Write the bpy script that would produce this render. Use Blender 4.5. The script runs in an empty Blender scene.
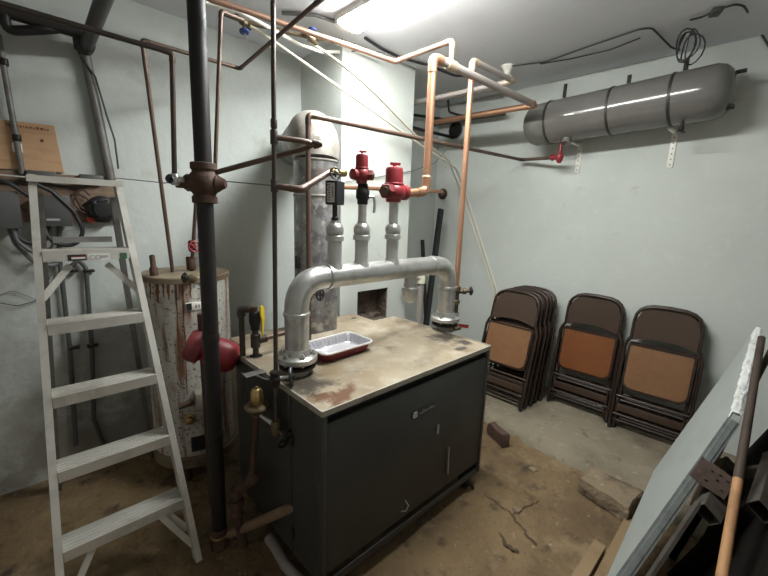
import bpy, bmesh, math, random
from mathutils import Vector, Matrix, noise
random.seed(7)
C = bpy.context.scene.collection
V = Vector
PI = math.pi
R = math.radians

# ------------------------------------------------------------------ camera
EYE = V((0, 0, 1.5))
FPX = 379.9
YAW, PIT, ROL = 0.80846, 0.19421, 0.03395
fwd = V((math.cos(YAW) * math.cos(PIT), math.sin(YAW) * math.cos(PIT), -math.sin(PIT)))
rgt0 = fwd.cross(V((0, 0, 1))).normalized()
up0 = rgt0.cross(fwd)
rgt = rgt0 * math.cos(ROL) + up0 * math.sin(ROL)
upv = up0 * math.cos(ROL) - rgt0 * math.sin(ROL)
cd = bpy.data.cameras.new('camera')
cam = bpy.data.objects.new('camera', cd)
C.objects.link(cam)
cd.sensor_width = 36.0
cd.lens = FPX / 768 * 36.0
cd.clip_start = 0.02
mw = Matrix.Identity(4)
for i in range(3):
    mw[i][0], mw[i][1], mw[i][2], mw[i][3] = rgt[i], upv[i], -fwd[i], EYE[i]
cam.matrix_world = mw
bpy.context.scene.camera = cam


# measuring helpers: a sight line from the camera cut with a wall / floor / shelf plane of the room
def ray(x, y):
    return rgt * ((x - 384) / FPX) - upv * ((y - 288) / FPX) + fwd


def cut(ax, x, y, v):
    d = ray(x, y)
    return EYE + d * ((v - EYE[ax]) / d[ax])


def ox(x, y, v): return cut(0, x, y, v)
def oy(x, y, v): return cut(1, x, y, v)
def oz(x, y, v): return cut(2, x, y, v)


# ------------------------------------------------------------------ materials
MATS = {}


def mat(name, col, rough=0.5, metal=0.0, layers=(), bump=None, spec=0.5, emit=None):
    """layers: (colour, scale, lo, hi, stretch xyz, detail)"""
    if name in MATS:
        return MATS[name]
    m = bpy.data.materials.new(name)
    m.use_nodes = True
    nt = m.node_tree
    b = nt.nodes['Principled BSDF']
    b.inputs['Roughness'].default_value = rough
    b.inputs['Metallic'].default_value = metal
    b.inputs['Specular IOR Level'].default_value = spec
    col = tuple(col) + (1,)
    b.inputs['Base Color'].default_value = col
    if layers or bump:
        tc = nt.nodes.new('ShaderNodeTexCoord')
    last = None
    for k, L in enumerate(layers):
        c2, sc, lo, hi = L[:4]
        st = L[4] if len(L) > 4 else (1, 1, 1)
        mp = nt.nodes.new('ShaderNodeMapping')
        mp.inputs['Scale'].default_value = st
        mp.inputs['Location'].default_value = (k * 3.1 + 1.3, k * 1.7, k * 0.9)
        nt.links.new(tc.outputs['Object'], mp.inputs['Vector'])
        n = nt.nodes.new('ShaderNodeTexNoise')
        n.inputs['Scale'].default_value = sc
        n.inputs['Detail'].default_value = L[5] if len(L) > 5 else 6
        n.inputs['Roughness'].default_value = 0.6
        nt.links.new(mp.outputs[0], n.inputs['Vector'])
        rp = nt.nodes.new('ShaderNodeMapRange')
        rp.inputs['From Min'].default_value = lo
        rp.inputs['From Max'].default_value = hi
        nt.links.new(n.outputs['Fac'], rp.inputs['Value'])
        mx = nt.nodes.new('ShaderNodeMix')
        mx.data_type = 'RGBA'
        nt.links.new(rp.outputs[0], mx.inputs['Factor'])
        if last is None:
            mx.inputs['A'].default_value = col
        else:
            nt.links.new(last, mx.inputs['A'])
        mx.inputs['B'].default_value = tuple(c2) + (1,)
        last = mx.outputs['Result']
    if last is not None:
        nt.links.new(last, b.inputs['Base Color'])
    if bump:
        n = nt.nodes.new('ShaderNodeTexNoise')
        n.inputs['Scale'].default_value = bump[0]
        n.inputs['Detail'].default_value = 8
        nt.links.new(tc.outputs['Object'], n.inputs['Vector'])
        bp = nt.nodes.new('ShaderNodeBump')
        bp.inputs['Strength'].default_value = bump[1]
        bp.inputs['Distance'].default_value = bump[2] if len(bump) > 2 else 0.01
        nt.links.new(n.outputs['Fac'], bp.inputs['Height'])
        nt.links.new(bp.outputs[0], b.inputs['Normal'])
    if emit:
        b.inputs['Emission Color'].default_value = tuple(emit[0]) + (1,)
        b.inputs['Emission Strength'].default_value = emit[1]
    MATS[name] = m
    return m


WALL = mat('painted_block', (.56, .585, .545), .75, layers=[((.50, .525, .49), 1.3, .45, .75), ((.36, .35, .30), 5, .66, .80), ((.60, .625, .585), 9, .55, .8)], bump=(30, .25, .006))
WALLB = mat('old_plaster', (.50, .53, .50), .8, layers=[((.43, .455, .43), 1.1, .42, .72), ((.36, .355, .315), 2.4, .62, .76), ((.22, .21, .175), 7, .67, .79), ((.55, .58, .55), 6, .60, .8)], bump=(22, .3, .010))
CEIL = mat('ceiling_paint', (.70, .715, .75), .85, layers=[((.62, .635, .66), 2, .5, .8)], bump=(18, .15, .006))
FLOOR = mat('dirty_concrete', (.225, .150, .073), .85, layers=[((.095, .059, .029), 1.6, .38, .68), ((.32, .235, .13), 3.7, .55, .78), ((.055, .036, .021), 9, .56, .72), ((.42, .35, .24), 34, .64, .80), ((.09, .06, .036), 70, .58, .75)], bump=(16, 1.0, .03))
SLAB = mat('grey_concrete', (.235, .20, .140), .85, layers=[((.15, .12, .08), 3, .45, .7), ((.36, .32, .25), 17, .60, .8), ((.11, .085, .06), 11, .60, .72)], bump=(40, .6, .01))
STONE = mat('rough_stone', (.22, .165, .105), .9, layers=[((.095, .066, .042), 6, .46, .64), ((.34, .28, .20), 19, .58, .75)], bump=(26, 1.0, .02))
BLACKI = mat('black_iron', (.014, .012, .011), .5, .2, layers=[((.030, .022, .017), 14, .55, .75)], bump=(60, .15, .003))
DKSTEEL = mat('dark_steel_pipe', (.075, .062, .055), .42, .6, layers=[((.13, .075, .045), 11, .52, .7)], bump=(60, .1, .002))
RUSTI = mat('rust_iron', (.085, .045, .030), .75, .25, layers=[((.050, .030, .022), 18, .5, .7), ((.15, .085, .052), 30, .6, .8)], bump=(70, .4, .004))
RUSTP = mat('rusty_pipe', (.135, .088, .066), .5, .45, layers=[((.085, .060, .048), 10, .5, .7), ((.24, .17, .13), 24, .62, .8)], bump=(80, .2, .002))
COPPER = mat('copper', (.47, .255, .155), .40, .75, layers=[((.30, .15, .09), 7, .5, .72, (1, 1, .3)), ((.60, .42, .30), 20, .62, .8)])
COPPERD = mat('dull_copper', (.36, .22, .16), .5, .6, layers=[((.24, .15, .11), 9, .5, .72)])
SOLDER = mat('solder_joint', (.50, .40, .29), .5, .5)
GREYPIPE = mat('grey_dusty_pipe', (.34, .30, .275), .6, .3, layers=[((.40, .32, .26), 12, .55, .75)])
SILVER = mat('silver_paint', (.56, .56, .535), .36, .8, layers=[((.40, .395, .375), 16, .50, .70), ((.27, .21, .15), 26, .66, .76), ((.70, .70, .68), 40, .62, .75)], bump=(45, .3, .004))
GALV = mat('galvanised', (.33, .33, .32), .48, .6, layers=[((.18, .175, .18), 13, .46, .60), ((.55, .53, .50), 21, .56, .66), ((.22, .145, .095), 5, .64, .76)])
GALVT = mat('galvanised_elbow', (.29, .27, .235), .6, .4, layers=[((.21, .195, .175), 15, .5, .65), ((.24, .13, .06), 6, .60, .72), ((.36, .335, .30), 24, .58, .7)])
ALU = mat('worn_aluminium', (.60, .58, .53), .42, .45, layers=[((.47, .45, .40), 9, .5, .7), ((.70, .66, .57), 30, .6, .75)])
ALUD = mat('dark_aluminium', (.25, .245, .23), .5, .7, layers=[((.16, .15, .14), 12, .5, .7)])
STEEL = mat('bright_steel', (.55, .55, .54), .3, .9)
BOILER = mat('boiler_blue_grey', (.046, .047, .044), .5, .1, layers=[((.036, .036, .034), 3, .45, .7), ((.062, .060, .054), 40, .68, .8)], bump=(90, .05, .002))
BOILD = mat('boiler_dark', (.012, .012, .012), .7)
LID = mat('stained_lid', (.34, .285, .20), .65, .1, layers=[((.24, .185, .12), 3.5, .40, .62), ((.42, .37, .29), 7, .5, .7), ((.15, .10, .06), 5.5, .60, .74), ((.52, .49, .42), 45, .66, .76)], bump=(40, .1, .002))
def spots(m, lst, zc=.82, rz=1, ns=16):
    nt = m.node_tree
    b = nt.nodes['Principled BSDF']
    last = b.inputs['Base Color'].links[0].from_socket
    tc = nt.nodes.new('ShaderNodeNewGeometry')
    nz = nt.nodes.new('ShaderNodeTexNoise')
    nz.inputs['Scale'].default_value = ns
    nz.inputs['Detail'].default_value = 8
    nz.inputs['Roughness'].default_value = .7
    nt.links.new(tc.outputs['Position'], nz.inputs['Vector'])
    for cx, cy, rx, ry, a, col, k in lst:
        mp = nt.nodes.new('ShaderNodeMapping')
        mp.vector_type = 'TEXTURE'
        mp.inputs['Location'].default_value = (cx, cy, zc)
        mp.inputs['Rotation'].default_value = (0, 0, a)
        mp.inputs['Scale'].default_value = (rx, ry, rz)
        nt.links.new(tc.outputs['Position'], mp.inputs['Vector'])
        ln = nt.nodes.new('ShaderNodeVectorMath')
        ln.operation = 'LENGTH'
        nt.links.new(mp.outputs[0], ln.inputs[0])
        ad = nt.nodes.new('ShaderNodeMath')
        ad.operation = 'MULTIPLY_ADD'
        nt.links.new(nz.outputs['Fac'], ad.inputs[0])
        ad.inputs[1].default_value = 3.2
        nt.links.new(ln.outputs['Value'], ad.inputs[2])
        mr = nt.nodes.new('ShaderNodeMapRange')
        mr.inputs['From Min'].default_value = 2.75
        mr.inputs['From Max'].default_value = 2.05
        mr.inputs['To Max'].default_value = k
        nt.links.new(ad.outputs[0], mr.inputs['Value'])
        mx = nt.nodes.new('ShaderNodeMix')
        mx.data_type = 'RGBA'
        nt.links.new(mr.outputs[0], mx.inputs['Factor'])
        nt.links.new(last, mx.inputs['A'])
        mx.inputs['B'].default_value = tuple(col) + (1,)
        last = mx.outputs['Result']
    nt.links.new(last, b.inputs['Base Color'])
def spots3(m, lst):
    for x, z, rx, rz, c, k in lst:
        spots(m, [(x, Y1, rx * 1.5, 3, 0, c, k)], z, rz * 1.5, 6)
LIDEDGE = mat('lid_edge', (.42, .39, .33), .5, .4, layers=[((.25, .20, .15), 14, .5, .7)])
RUSTSTAIN = mat('rust_stain', (.20, .085, .03), .9, layers=[((.10, .05, .025), 18, .45, .65)])
DARKSTAIN = mat('dark_stain', (.06, .045, .032), .9, layers=[((.12, .09, .06), 22, .5, .7)])
ENAMEL = mat('white_enamel', (.53, .515, .465), .42, 0, layers=[((.40, .38, .34), 4, .46, .68), ((.20, .09, .045), 15, .54, .63, (1, 1, .10)), ((.075, .07, .07), 55, .57, .64), ((.27, .21, .16), 7, .58, .72)])
HEATTOP = mat('heater_cap', (.205, .165, .105), .55, .1, layers=[((.12, .075, .045), 8, .5, .68)])
REDP = mat('red_paint', (.235, .020, .026), .42, 0, layers=[((.13, .012, .015), 11, .5, .75)], bump=(60, .08, .003))
REDPD = mat('dark_red_paint', (.16, .018, .021), .5, 0, layers=[((.075, .012, .012), 9, .5, .7)])
BRASS = mat('brass', (.46, .33, .14), .35, .85, layers=[((.26, .19, .09), 15, .5, .7)])
BRONZE = mat('old_bronze', (.15, .115, .070), .5, .6)
BLACKP = mat('black_plastic', (.015, .015, .016), .4)
BLUEP = mat('blue_plastic', (.02, .04, .17), .4)
YELLOW = mat('yellow_paint', (.72, .50, .02), .45)
WHITEP = mat('white_plastic', (.80, .78, .70), .4)
PEX = mat('cream_tube', (.66, .62, .50), .35)
LABELW = mat('label_white', (.75, .74, .70), .5)
LABELG = mat('label_grey', (.36, .36, .35), .5)
TANK = mat('tank_grey', (.165, .158, .145), .16, .1, layers=[((.140, .131, .118), 3, .5, .75)])
STRAP = mat('tank_strap', (.045, .042, .038), .5, .4)
CHAIRF = mat('chair_brown_steel', (.036, .022, .016), .36, .25, layers=[((.050, .031, .022), 20, .5, .7)])
CHAIRB = mat('chair_back_brown', (.060, .037, .025), .36, .1)
SEATM = mat('seat_tan', (.225, .112, .052), .40, 0, layers=[((.19, .092, .042), 30, .4, .8)])
SEATM2 = mat('seat_rust', (.195, .066, .022), .40, 0, layers=[((.16, .054, .018), 30, .4, .8)])
PLY = mat('plywood', (.47, .29, .16), .7, layers=[((.38, .22, .115), 5, .45, .7, (1, 1, 6)), ((.27, .15, .08), 14, .65, .78)])
DKWOOD = mat('dark_board', (.20, .135, .09), .8, layers=[((.12, .08, .055), 6, .45, .7, (1, 1, 5)), ((.26, .19, .13), 9, .6, .8)])
GREYBOX = mat('grey_box', (.085, .085, .083), .5, .3)
CABLE = mat('black_cable', (.02, .02, .02), .55)
CABLEG = mat('grey_cable', (.12, .12, .12), .6)
CONDUIT = mat('conduit_grey', (.17, .165, .155), .55, .4, layers=[((.12, .10, .085), 10, .5, .7)])
CONDUITD = mat('conduit_dark', (.10, .098, .095), .55, .4)
PANEL = mat('pale_panel', (.35, .375, .35), .6, layers=[((.30, .32, .30), 3, .45, .7)], bump=(25, .06, .004))
PLASTER = mat('broken_plaster', (.80, .81, .78), .9, layers=[((.58, .58, .54), 20, .5, .66)], bump=(60, .9, .01))
CHANNEL = mat('galvanised_channel', (.33, .36, .35), .42, .5, layers=[((.22, .24, .23), 16, .5, .7)])
RUSTPL = mat('rusty_plate', (.115, .078, .062), .75, .3, layers=[((.07, .043, .034), 30, .5, .7)], bump=(60, .3, .004))
TUBE = mat('steel_square_tube', (.16, .14, .12), .5, .6, layers=[((.10, .075, .06), 14, .5, .7)])
SHADESHEET = mat('shade_sheet', (.010, .009, .008), 1.0, spec=.05, layers=[((.018, .014, .011), 5, .5, .7)])  # near black of the added shade sheet, also on the rack posts
PLANK = mat('old_plank', (.12, .075, .050), .8, layers=[((.07, .045, .03), 5, .45, .7, (1, 1, .2))])
STICK = mat('weathered_stick', (.40, .21, .09), .7, layers=[((.20, .10, .045), 7, .5, .68, (1, 1, .2))])
PINE = mat('dirty_pine', (.245, .165, .085), .8, layers=[((.15, .095, .05), 5, .45, .7)])
BRICK = mat('brick_brown', (.085, .046, .032), .85, layers=[((.05, .03, .022), 15, .5, .7)], bump=(40, .5, .006))
LAMP = mat('lamp_lens', (.9, .9, .88), .5, emit=((.97, 1.0, .985), 66.0))
LAMPH = mat('lamp_housing', (.80, .79, .76), .45)
PLAIN = mat('bounce_white', (.80, .80, .78), .8, layers=[((.74, .74, .72), 3, .5, .8)])  # white of the unseen walls, picked to bounce light into the room
FOIL = mat('pan_lining', (.62, .61, .65), .3, .4)
MAROON = mat('pan_maroon', (.16, .018, .026), .4, 0, layers=[((.45, .32, .33), 60, .64, .70)])
DIAL = mat('gauge_dial', (.66, .64, .58), .5)
REDL = mat('red_wire', (.55, .05, .03), .45)
CAVITY = mat('dark_brick', (.13, .10, .075), .9, layers=[((.06, .045, .035), 9, .45, .65), ((.22, .17, .12), 22, .6, .75)], bump=(30, .9, .02))  # dark brown brick lining and rubble inside the clean-out opening
GREEN = mat('green_sticker', (.05, .12, .06), .5)


# ------------------------------------------------------------------ mesh builder
def frame_from(d):
    d = d.normalized()
    a = V((0, 0, 1)) if abs(d.z) < .9 else V((1, 0, 0))
    u = a.cross(d).normalized()
    return u, d.cross(u).normalized(), d


class MB:
    def __init__(self):
        self.bm = bmesh.new()

    def box(self, c, s, rot=None, bev=0.0, seg=2):
        m = Matrix.Translation(V(c)) @ (rot.to_4x4() if rot else Matrix.Identity(4)) @ Matrix.Diagonal((s[0], s[1], s[2], 1))
        r = bmesh.ops.create_cube(self.bm, size=1, matrix=m)
        if bev:
            es = set(e for v in r['verts'] for e in v.link_edges)
            bmesh.ops.bevel(self.bm, geom=list(es), offset=bev, segments=seg, affect='EDGES', profile=.5)
        return self

    def bx(self, x0, x1, y0, y1, z0, z1, bev=0.0):
        return self.box(((x0 + x1) / 2, (y0 + y1) / 2, (z0 + z1) / 2), (abs(x1 - x0), abs(y1 - y0), abs(z1 - z0)), None, bev)

    def tube(self, pts, r, seg=12, bend=0.0, bseg=5, cap=True, closed=False, radii=None):
        pts = [V(p) for p in pts]
        if bend and len(pts) > 2:
            out = [pts[0]]
            for i in range(1, len(pts) - 1):
                a, b, c = pts[i - 1], pts[i], pts[i + 1]
                u, w = (a - b), (c - b)
                if u.length < 1e-6 or w.length < 1e-6 or u.normalized().dot(w.normalized()) < -.995:
                    out.append(b)
                    continue
                ang = u.angle(w)
                t = min(bend / max(math.tan(ang / 2), 1e-3), u.length * .49, w.length * .49)
                p0, p1 = b + u.normalized() * t, b + w.normalized() * t
                for k in range(bseg + 1):
                    f = k / bseg
                    out.append(p0 * (1 - f) ** 2 + b * 2 * f * (1 - f) + p1 * f * f)
            out.append(pts[-1])
            pts = out
        n = len(pts)
        rings = []
        prev = None
        for i, p in enumerate(pts):
            if closed:
                t = (pts[(i + 1) % n] - pts[i - 1]).normalized()
            elif i == 0:
                t = (pts[1] - p).normalized()
            elif i == n - 1:
                t = (p - pts[-2]).normalized()
            else:
                t = ((pts[i + 1] - p).normalized() + (p - pts[i - 1]).normalized())
                t = t.normalized() if t.length > 1e-6 else (pts[i + 1] - p).normalized()
            if prev is None:
                u, w, _ = frame_from(t)
            else:
                u = prev - t * prev.dot(t)
                u = u.normalized() if u.length > 1e-6 else frame_from(t)[0]
                w = t.cross(u)
            prev = u
            rr = radii[i] if radii else r
            rings.append([self.bm.verts.new(p + (u * math.cos(2 * PI * k / seg) + w * math.sin(2 * PI * k / seg)) * rr) for k in range(seg)])
        for i in range(n - (0 if closed else 1)):
            A, B = rings[i], rings[(i + 1) % n]
            for k in range(seg):
                try:
                    self.bm.faces.new((A[k], A[(k + 1) % seg], B[(k + 1) % seg], B[k]))
                except ValueError:
                    pass
        if cap and not closed:
            self.bm.faces.new(rings[0][::-1])
            self.bm.faces.new(rings[-1])
        return self

    def lathe(self, prof, p=(0, 0, 0), d=(0, 0, 1), seg=20, cap=True):
        u, w, d = frame_from(V(d))
        p = V(p)
        rings = []
        for r, h in prof:
            rings.append([self.bm.verts.new(p + d * h + (u * math.cos(2 * PI * k / seg) + w * math.sin(2 * PI * k / seg)) * max(r, 1e-4)) for k in range(seg)])
        for A, B in zip(rings, rings[1:]):
            for k in range(seg):
                self.bm.faces.new((A[k], A[(k + 1) % seg], B[(k + 1) % seg], B[k]))
        if cap:
            self.bm.faces.new(rings[0][::-1])
            self.bm.faces.new(rings[-1])
        return self

    def cyl(self, a, b, r, seg=14):
        return self.tube([a, b], r, seg)

    def ball(self, c, r, s=(1, 1, 1), sub=12):
        m = Matrix.Translation(V(c)) @ Matrix.Diagonal((s[0], s[1], s[2], 1))
        bmesh.ops.create_uvsphere(self.bm, u_segments=sub + 4, v_segments=sub, radius=r, matrix=m)
        return self

    def slab(self, poly, off):
        """closed prism: polygon (3d points) pushed by the vector off"""
        off = V(off)
        A = [self.bm.verts.new(V(p)) for p in poly]
        B = [self.bm.verts.new(V(p) + off) for p in poly]
        n = len(A)
        self.bm.faces.new(A[::-1])
        self.bm.faces.new(B)
        for k in range(n):
            self.bm.faces.new((A[k], A[(k + 1) % n], B[(k + 1) % n], B[k]))
        return self

    def rail(self, a, b, wx, wd, side):
        """rectangular bar from a to b; wx across 'side', wd across the other direction"""
        a, b = V(a), V(b)
        d = (b - a).normalized()
        s = V(side)
        s = (s - d * s.dot(d)).normalized()
        o = d.cross(s)
        return self.slab([a + s * wx / 2 + o * wd / 2, a - s * wx / 2 + o * wd / 2, a - s * wx / 2 - o * wd / 2, a + s * wx / 2 - o * wd / 2], b - a)

    def wheel(self, c, d, r, rt=.005, spokes=4):
        u, w, d = frame_from(V(d))
        c = V(c)
        n = 16
        self.tube([c + (u * math.cos(2 * PI * k / n) + w * math.sin(2 * PI * k / n)) * r * (1 + (.08 if k % 4 == 0 else 0)) for k in range(n)], rt, 8, closed=True)
        for k in range(spokes):
            a = 2 * PI * k / spokes
            self.cyl(c, c + (u * math.cos(a) + w * math.sin(a)) * r, rt * .8, 6)
        self.cyl(c - d * rt * 1.6, c + d * rt * 2, rt * 2, 8)
        return self

    def build(self, name, m, parent=None, ang=38, base=True):
        bm = self.bm
        bmesh.ops.recalc_face_normals(bm, faces=bm.faces)
        if parent is not None:
            off = V((0, 0, 0))
            q = parent
            while q is not None:
                off += q.location
                q = q.parent
            loc = V((0, 0, 0))
        else:
            if base and bm.verts:
                xs = [v.co for v in bm.verts]
                off = V((sum(c.x for c in xs) / len(xs), sum(c.y for c in xs) / len(xs), min(c.z for c in xs)))
            else:
                off = V((0, 0, 0))
            loc = off
        bmesh.ops.translate(bm, verts=bm.verts, vec=-off)
        me = bpy.data.meshes.new(name)
        bm.to_mesh(me)
        bm.free()
        for p in me.polygons:
            p.use_smooth = True
        me.set_sharp_from_angle(angle=R(ang))
        me.materials.append(m)
        o = bpy.data.objects.new(name, me)
        C.objects.link(o)
        o.location = loc
        if parent is not None:
            o.parent = parent
        return o


def tag(o, label, cat, group=None):
    o['label'] = label
    o['category'] = cat
    if group:
        o['group'] = group
    return o


def thing(name, label, cat, loc=(0, 0, 0), group=None):
    o = bpy.data.objects.new(name, None)
    o.empty_display_size = .1
    C.objects.link(o)
    o.location = V(loc)
    return tag(o, label, cat, group)


def struct(mb, name, m, ang=38):
    o = mb.build(name, m, None, ang, base=False)
    o['kind'] = 'structure'
    return o


def run(name, label, pts, r, m, cat='pipe', fm=None, bend=None, fits=True, group=None, fname='elbow', seg=14):
    """a pipe run with an elbow fitting (own mesh) at every corner"""
    pts = [V(p) for p in pts]
    lo = min(pts, key=lambda p: p.z)
    root = thing(name, label, cat, lo, group)
    bend = r * 2.0 if bend is None else bend
    MB().tube(pts, r, seg, bend).build('pipe', m, root)
    if fits:
        for i in range(1, len(pts) - 1):
            a, b, c = pts[i - 1], pts[i], pts[i + 1]
            L = min(r * 3.4, (a - b).length * .5, (c - b).length * .5)
            MB().tube([b + (a - b).normalized() * L, b, b + (c - b).normalized() * L], r * 1.15, seg, bend).build(fname, fm or m, root)
    return root


def coupling(root, p, d, r, L, m, name='coupling'):
    d = V(d).normalized()
    return MB().lathe([(r * .9, -L / 2), (r, -L / 2 + .003), (r, L / 2 - .003), (r * .9, L / 2)], p, d, 14).build(name, m, root)


# ------------------------------------------------------------------ room
ZC, Y1, X2 = 2.555, 2.585, 3.16
XB, YB = -1.6, -1.3
T = .12

def grid_floor():
    mb = MB()
    nx, ny = 150, 120
    x0, x1, y0, y1 = XB, X2, YB, Y1
    vs = []
    for j in range(ny + 1):
        row = []
        for i in range(nx + 1):
            x, y = x0 + (x1 - x0) * i / nx, y0 + (y1 - y0) * j / ny
            h = -.010 * (noise.fractal(V((x * 1.7, y * 1.7, .3)), 1.0, 2.0, 5) * .5 + .5)
            q = noise.noise(V((x * 5.2 + 4, y * 5.2, 1.1)))
            if q > .42:
                h -= (q - .42) * .05
            row.append(mb.bm.verts.new((x, y, min(h, 0))))
        vs.append(row)
    for j in range(ny):
        for i in range(nx):
            mb.bm.faces.new((vs[j][i], vs[j][i + 1], vs[j + 1][i + 1], vs[j + 1][i]))
    return mb

fl = struct(grid_floor(), 'floor', FLOOR, 80)
struct(MB().bx(XB - T, X2 + T, Y1, Y1 + T, -.1, ZC + .05), 'wall_left', WALLB)
struct(MB().bx(X2, X2 + T, YB - T, Y1, -.1, ZC + .05), 'wall_right', WALL)
struct(MB().bx(XB - T, X2 + T, YB - T, YB, -.1, ZC + .05), 'wall_front', PLAIN)
struct(MB().bx(XB - T, XB, YB, Y1, -.1, ZC + .05), 'wall_back', PLAIN)
struct(MB().bx(XB - T, X2 + T, YB - T, Y1 + T, ZC, ZC + T), 'ceiling', CEIL)

# chimney breast with its clean-out opening
CX0, CX1, CY = 1.575, 2.245, 2.095
hx0, hx1, hz0, hz1 = 1.735, 2.045, .68, .930
mb = MB()
mb.bx(CX0, hx0, CY, Y1, 0, ZC).bx(hx1, CX1, CY, Y1, 0, ZC).bx(hx0, hx1, CY, Y1, hz1, ZC).bx(hx0, hx1, CY, Y1, 0, hz0)
struct(mb, 'wall_chimney', WALL)
mb = MB()
mb.bx(hx0 - .001, hx1 + .001, CY + .12, CY + .15, hz0, hz1).bx(hx0, hx0 + .006, CY + .012, CY + .12, hz0, hz1).bx(hx1 - .006, hx1, CY + .012, CY + .12, hz0, hz1).bx(hx0, hx1, CY + .012, CY + .12, hz1 - .006, hz1).bx(hx0, hx1, CY + .012, CY + .12, hz0, hz0 + .006)
rr = random.Random(3)
for k in range(9):
    x = hx0 + .03 + k * .032
    mb.box((x, CY + .07 + rr.random() * .03, hz0 + .012 + rr.random() * .012), (.05, .06, .03 + rr.random() * .02), Matrix.Rotation(rr.random() * 2, 3, 'Z') @ Matrix.Rotation(rr.random() * .5, 3, 'X'), .006)
o = struct(mb, 'trim_1', CAVITY)

# raised strip of slab along the chair wall, with a broken edge
edge = []
rr = random.Random(5)
y = Y1
while y > YB:
    f = (y - .5) / .85
    edge.append(V((2.335 + .10 * min(max(f, -1), 1.3) + rr.uniform(-.022, .022), y, 0)))
    y -= .05
mb = MB()
rows = []
for p in edge:
    j1, j2 = rr.uniform(-.012, .012), rr.uniform(-.02, .02)
    rows.append([mb.bm.verts.new(c) for c in (V((p.x - .06 + j2, p.y, -.02)), V((p.x - .035 + j1, p.y, .012 + rr.uniform(0, .014))), V((p.x + .0, p.y, .046 + rr.uniform(-.008, .003))), V((p.x + .035, p.y, .055)), V((X2, p.y, .055)))])
for A_, B_ in zip(rows, rows[1:]):
    for k in range(4):
        mb.bm.faces.new((A_[k], A_[k + 1], B_[k + 1], B_[k]))
struct(mb, 'floor_slab', SLAB, 30)
SZ = .055

# ------------------------------------------------------------------ ceiling lamp
lx0, lx1, ly0, ly1 = 1.375, 1.53, .68, 1.90
lamp = thing('fluorescent_light', 'long bright wraparound fluorescent light mounted on the ceiling', 'light', (1.465, 1.32, ZC))
MB().bx(lx0 - .004, lx1 + .004, ly0, ly1, ZC - .034, ZC - .0005, .003).build('housing', LAMPH, lamp)
mb = MB()
prof = [(lx0 + .002, ZC - .0345), (lx0, ZC - .042), (lx0 + .012, ZC - .052), (lx0 + .04, ZC - .060), (lx1 - .04, ZC - .060), (lx1 - .012, ZC - .052), (lx1, ZC - .042), (lx1 - .002, ZC - .0345)]
mb.slab([V((x, ly0 + .03, z)) for x, z in prof], (0, ly1 - ly0 - .06, 0))
mb.build('lens', LAMP, lamp)
for y in (ly0, ly1 - .030):
    MB().slab([V((x, y, z)) for x, z in [(a + (-.004 if a < 1.46 else .004), b - .003) for a, b in prof]], (0, .030, 0)).build('end_cap', LAMPH, lamp)

# ------------------------------------------------------------------ boiler
bx0, bx1, by0, by1, bzt = .678, 1.745, .993, 1.722, .828
boil = thing('boiler', 'big dark blue-grey cast iron boiler with a stained pale sheet metal top', 'boiler', (1.2, 1.36, 0))
MB().bx(bx0 + .012, bx1 - .012, by0 + .05, by1, .13, bzt - .022).build('body', BOILER, boil)
mb = MB().bx(bx0, bx1, by0, by1, bzt - .006, bzt)
lid = mb.build('lid', LID, boil)
mb = MB().bx(bx0, bx1, by0 - .002, by0 + .004, bzt - .020, bzt + .002).bx(bx0 - .002, bx0 + .004, by0, by1, bzt - .020, bzt + .002).bx(bx1 - .004, bx1 + .002, by0, by1, bzt - .020, bzt + .004)
mb.build('lid_edge', LIDEDGE, boil)
MB().bx(bx0 + .025, bx1 - .02, by0 + .004, by0 + .04, .145, bzt - .055, .004).build('front_panel', BOILER, boil)
MB().bx(bx0 + .02, bx1 - .02, by0 + .03, by0 + .05, .12, bzt - .022).build('recess', BOILD, boil)
for x in (bx0, bx1 - .022):
    MB().bx(x, x + .022, by0, by0 + .05, .08, bzt - .02, .002).build('corner_post', BOILER, boil)
MB().bx(bx0 + .0, bx1 - .01, by0 + .004, by0 + .016, .075, .112, .002).build('bottom_rail', BOILER, boil)
mb = MB().bx(bx0, bx0 + .012, by0 + .05, by0 + .21, .10, bzt - .022).bx(bx0, bx0 + .012, by0 + .216, by1, .10, bzt - .022)
mb.build('side_panel', BOILER, boil)
MB().bx(bx1 - .012, bx1, by0 + .05, by1, .10, bzt - .022).build('side_panel', BOILER, boil)
for z in (.62, .20):
    MB().box((bx0 - .002, by0 + .205, z), (.010, .018, .05), None, .003).build('side_latch', BOILD, boil)
for x, y in ((bx0 + .09, by0 + .08), (bx1 - .07, by0 + .05), (bx0 + .09, by1 - .08), (bx1 - .07, by1 - .08)):
    MB().box((x, y, .065), (.05, .05, .15), None, .004).build('leg', BOILD, boil)
MB().tube([(bx1 - .12, by0 + .012, .08), (bx1 - .085, by0 + .0, .045), (bx1 - .06, by0 - .005, .005)], .010, 8).build('foot_brace', BOILD, boil)
# front hardware
a = oy(448, 447, by0); b = oy(447, 474, by0)
MB().rail((a.x, by0 - .001, a.z), (b.x, by0 - .001, b.z), .008, .012, (1, 0, 0)).build('pull_strip', STEEL, boil)
a = oy(438, 429, by0)
MB().bx(a.x - .003, a.x + .006, by0 - .003, by0 + .006, a.z - .025, a.z + .02).build('catch', LABELG, boil)
a = oy(405, 508, by0)
MB().tube([(a.x - .02, by0 + .006, a.z - .01), (a.x - .008, by0 - .015, a.z), (a.x + .006, by0 - .015, a.z + .02), (a.x + .004, by0 + .006, a.z + .035)], .003, 6).build('hook', STEEL, boil)
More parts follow.
